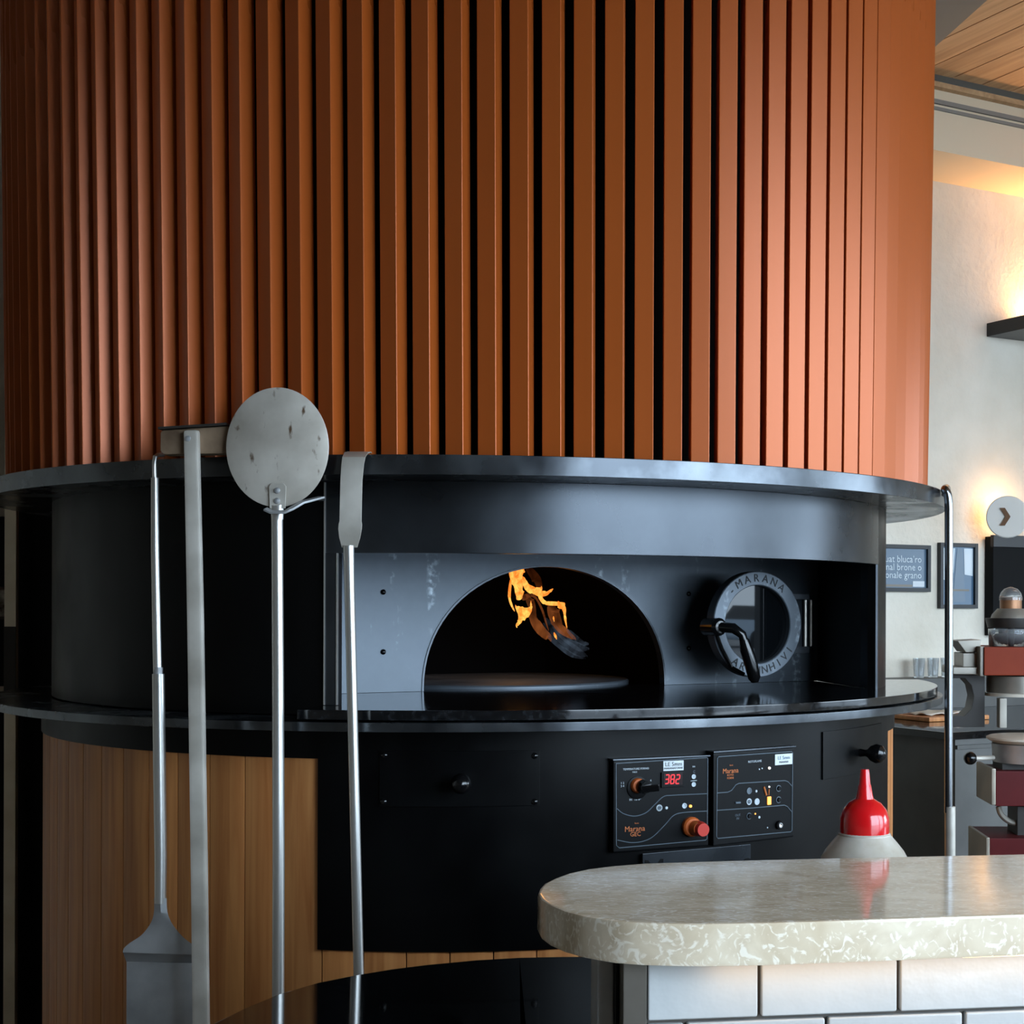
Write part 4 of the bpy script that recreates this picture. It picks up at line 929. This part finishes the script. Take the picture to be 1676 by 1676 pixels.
# C-shaped stand
mb = MB(); ol = [(1560, 1104), (1612, 1104), (1612, 1190), (1560, 1190), (1560, 1172), (1578, 1172), (1590, 1160), (1594, 1140), (1590, 1122), (1579, 1110), (1560, 1110)]
mb.prism([gp(x, y, .10) for x, y in ol], (0, .1, 0)); mb.build('stand', 'machine_dark', gr, bevel=.002)

# hand-cranked machine with a round plate, nearer than the counter
SD = 4.30
def sp_(px, py, dd=0.0): return at(px, py, SD + dd)
sl = thing('plate_slicer', Vector((sp_(1665, 1400).x, SD + .2, 0)), 'dark red hand cranked slicer with a round cream plate and black ball knob', 'slicer')
def scol(cx, prof, name, m, dd=.15, seg=40):
    c = sp_(cx, 1200, dd); c.z = 0; return MB().lathe(c, [(r * SD / F, at(1640, y, SD + dd).z) for r, y in prof], seg).build(name, m, sl)
scol(1684, [(.3, 1216), (60, 1215), (71, 1209), (71, 1206), (66, 1204), (.3, 1203)], 'round_plate', 'white_enamel')
scol(1684, [(.3, 1246), (60, 1246), (62, 1216), (.3, 1215)], 'plate_hub', 'dull_steel')
kb = sp_(1588, 1241, .06); MB().ball(kb, 11 * SD / F, 20).build('knob', 'gloss_black', sl)
MB().tube([kb, sp_(1604, 1241, .06), sp_(1626, 1240, .1)], .0065, 10).build('crank_rod', 'worn_steel', sl)
def sbox(x0, x1, y0, y1, dd, depth, name, m, bev=.003):
    a, b = sp_(x0, y0, dd), sp_(x1, y1, dd); c = (a + b) / 2; return MB().box(c + YV * (depth / 2), (b.x - a.x, depth, a.z - b.z)).build(name, m, sl, bevel=bev)
sbox(1630, 1760, 1262, 1320, .06, .2, 'red_housing', 'crimson'); sbox(1623, 1630, 1258, 1318, .055, .2, 'side_plate', 'post_steel')
sbox(1640, 1740, 1246, 1262, .1, .12, 'hub_block', 'machine_dark')
sbox(1620, 1760, 1372, 1440, .04, .24, 'red_base', 'crimson'); sbox(1614, 1620, 1371, 1440, .04, .24, 'side_plate', 'post_steel')
MB().tube([sp_(*p, .12) for p in smooth(((1634, 1320), (1638, 1332), (1648, 1342), (1662, 1347), (1690, 1348)))], .0085, 10).build('base_bow', 'machine_grey', sl)
sbox(1665, 1750, 1320, 1372, .1, .12, 'column', 'machine_dark'); 
a = sp_(1690, 1440, .16); MB().box(Vector((a.x, a.y, a.z / 2)), (.16, .14, a.z - .001)).build('pedestal', 'machine_dark', sl, bevel=.004)

# board with a white cloth on the counter
p = on_h(1525, 1181, H_C + .001); bd = thing('serving_board', Vector((p.x, p.y, H_C)), 'brown wooden serving board lying on the black worktop', 'board')
bu = (p - AX).dot(U); bn = (p - AX).dot(N)
MB().box(room(max(bu + .12, cu + .16), bn - .10, H_C + .0085), (.28, .22, .016), U, N, Z).build('board', 'base_wood', bd, bevel=.004)
cl = MB(); cu0 = max(bu + .12, cu + .16)
cl.loft([[room(cu0 - .11 + .025 * i + .004 * sin(3 * i), bn - .18 + .02 * k, H_C + .0185 + .010 * abs(sin(.9 * i + .8 * k)) ) for k in range(8)] for i in range(9)], cap=False, closed=False)
me, o = cl.mesh('folded_cloth'); cob = place('folded_cloth', me, 'white_enamel', o, label='crumpled white cloth lying on the wooden serving board', cat='cloth')
md = cob.modifiers.new('thickness', 'SOLIDIFY'); md.thickness = .003; md.offset = 1

# ================================================================== BACKGROUND ON THE LEFT
LD = 4.32
ps = thing('steel_post', at(16, 1500, LD) * 1, 'flat steel post standing behind the oven beside a black panel', 'post')
a, b = at(7, 1000, LD), at(26, 1000, LD)
MB().box(Vector(((a.x + b.x) / 2, LD + .01, 1.0)), (b.x - a.x, .02, 1.998)).build('post_face', 'pale_steel', ps, bevel=.001)
MB().box(Vector(((a.x + b.x) / 2, LD - .001, at(16, 1080, LD).z)), (b.x - a.x, .003, at(16, 1023, LD).z - at(16, 1132, LD).z)).build('post_sleeve', 'machine_dark', ps)
a, b = at(27, 1000, LD + .07), at(110, 1000, LD + .07)
bp_ = thing('black_side_panel', Vector(((a.x + b.x) / 2, LD + .06, 0)), 'tall black panel standing behind the oven', 'panel')
MB().box(Vector(((a.x + b.x) / 2, LD + .09, .97)), (b.x - a.x, .04, 1.938)).build('panel_face', 'matte_black', bp_, bevel=.002)
# dark shelving with a jar beyond the post
a = at(-40, 1000, LD + .1); b = at(5, 1000, LD + .1)
sv = thing('dark_shelving', Vector(((a.x + b.x) / 2, LD + .1, 0)), 'dark shelving unit with a pale rail at the left wall', 'shelving')
MB().box(Vector(((a.x + b.x) / 2, LD + .15, .78)), (b.x - a.x, .02, 1.558)).build('back_panel', 'matte_black', sv)
MB().box(Vector(((a.x + b.x) / 2, LD + .10, at(0, 1131, LD).z)), (b.x - a.x, .08, .012)).build('shelf_rail', 'white_enamel', sv)
MB().box(Vector(((a.x + b.x) / 2, LD + .10, at(0, 1012, LD).z)), (b.x - a.x, .08, .008)).build('shelf_board', 'machine_dark', sv)
jp = at(-1, 1010, LD + .07); jar = MB().lathe(Vector((jp.x, jp.y - .0, at(0, 1012, LD).z + .0045)), [(.001, 0), (.04, 0), (.046, .03), (.044, .075), (.03, .085), (.001, .086)], 24).build('storage_jar', noisy(mat('mottled_glass', srgb(120, 110, 100), .2), srgb(70, 60, 52), srgb(190, 184, 176), scale=40), label='mottled jar on the dark shelving behind the steel post', cat='jar')

# ================================================================== OUTSIDE THE WINDOWS
MB().box(room(20, N_FRONT + 60.2, -.15), (160, 119.9, .1), U, N, Z).build('ground', 'outdoor', kind='structure')
MB().box(room(U_RIGHT + 12.3, -3, -.15), (23.9, 16.0, .1), U, N, Z).build('ground', 'outdoor', kind='structure')
CU, CN = 28.6, 42.0
car = thing('parked_car', room(CU, CN, -.1), 'pale blue grey car parked far outside the front window', 'car')
def cr(x, y, z): return room(CU + y, CN + x, -.1 + z)
sect = [(-2.2, .35, .75), (-2.1, .3, .9), (-1.2, .28, .98), (1.3, .28, 1.0), (2.1, .3, .92), (2.25, .35, .8)]
MB().loft([[cr(x, -.85, z0), cr(x, .85, z0), cr(x, .88, (z0 + z1) / 2), cr(x, .78, z1), cr(x, -.78, z1), cr(x, -.88, (z0 + z1) / 2)] for x, z0, z1 in sect]).build('car_body', 'car_paint', car, bevel=.03)
MB().loft([[cr(x, -.74, .96), cr(x, .74, .96), cr(x2, .6, z), cr(x2, -.6, z)] for x, x2, z in ((-1.5, -1.3, 1.0), (-1.2, -.7, 1.46), (.6, .4, 1.48), (1.2, 1.0, 1.02))]).build('car_cabin', 'gloss_black', car, bevel=.02)
for x in (-1.4, 1.4):
    for y in (-.8, .8): MB().lathe(cr(x, y - .1, .32), [(.001, 0), (.22, 0), (.32, .03), (.32, .17), (.22, .2), (.001, .2)], 24, U).build('wheel', 'tyre', car)
def shrub(name, du, dn, h, w, label):
    root = thing(name, room(CU + du, CN + dn, -.1), label, 'shrub')
    MB().lathe(room(CU + du, CN + dn, -.1), [(.001, 0), (.05, 0), (.04, h * .5), (.001, h * .5)], 10).build('stem', 'machine_dark', root)
    mb = MB()
    for k in range(60):
        a = random.random() * TAU; r = w * sqrt(random.random()); zz = h * (.2 + .8 * random.random()); r *= sin(pi * min(zz / h, .97)) ** .5
        mb.ball(room(CU + du + r * cos(a), CN + dn + r * sin(a), -.1 + zz), .09 + .08 * random.random(), 6)
    mb.build('foliage', 'foliage', root)
shrub('autumn_shrub', 1.0, -5.0, 1.5, .5, 'tall orange leaved shrub standing in front of the parked car')
shrub('autumn_shrub', .15, -5.6, .75, .35, 'low orange leaved shrub beside the taller one')
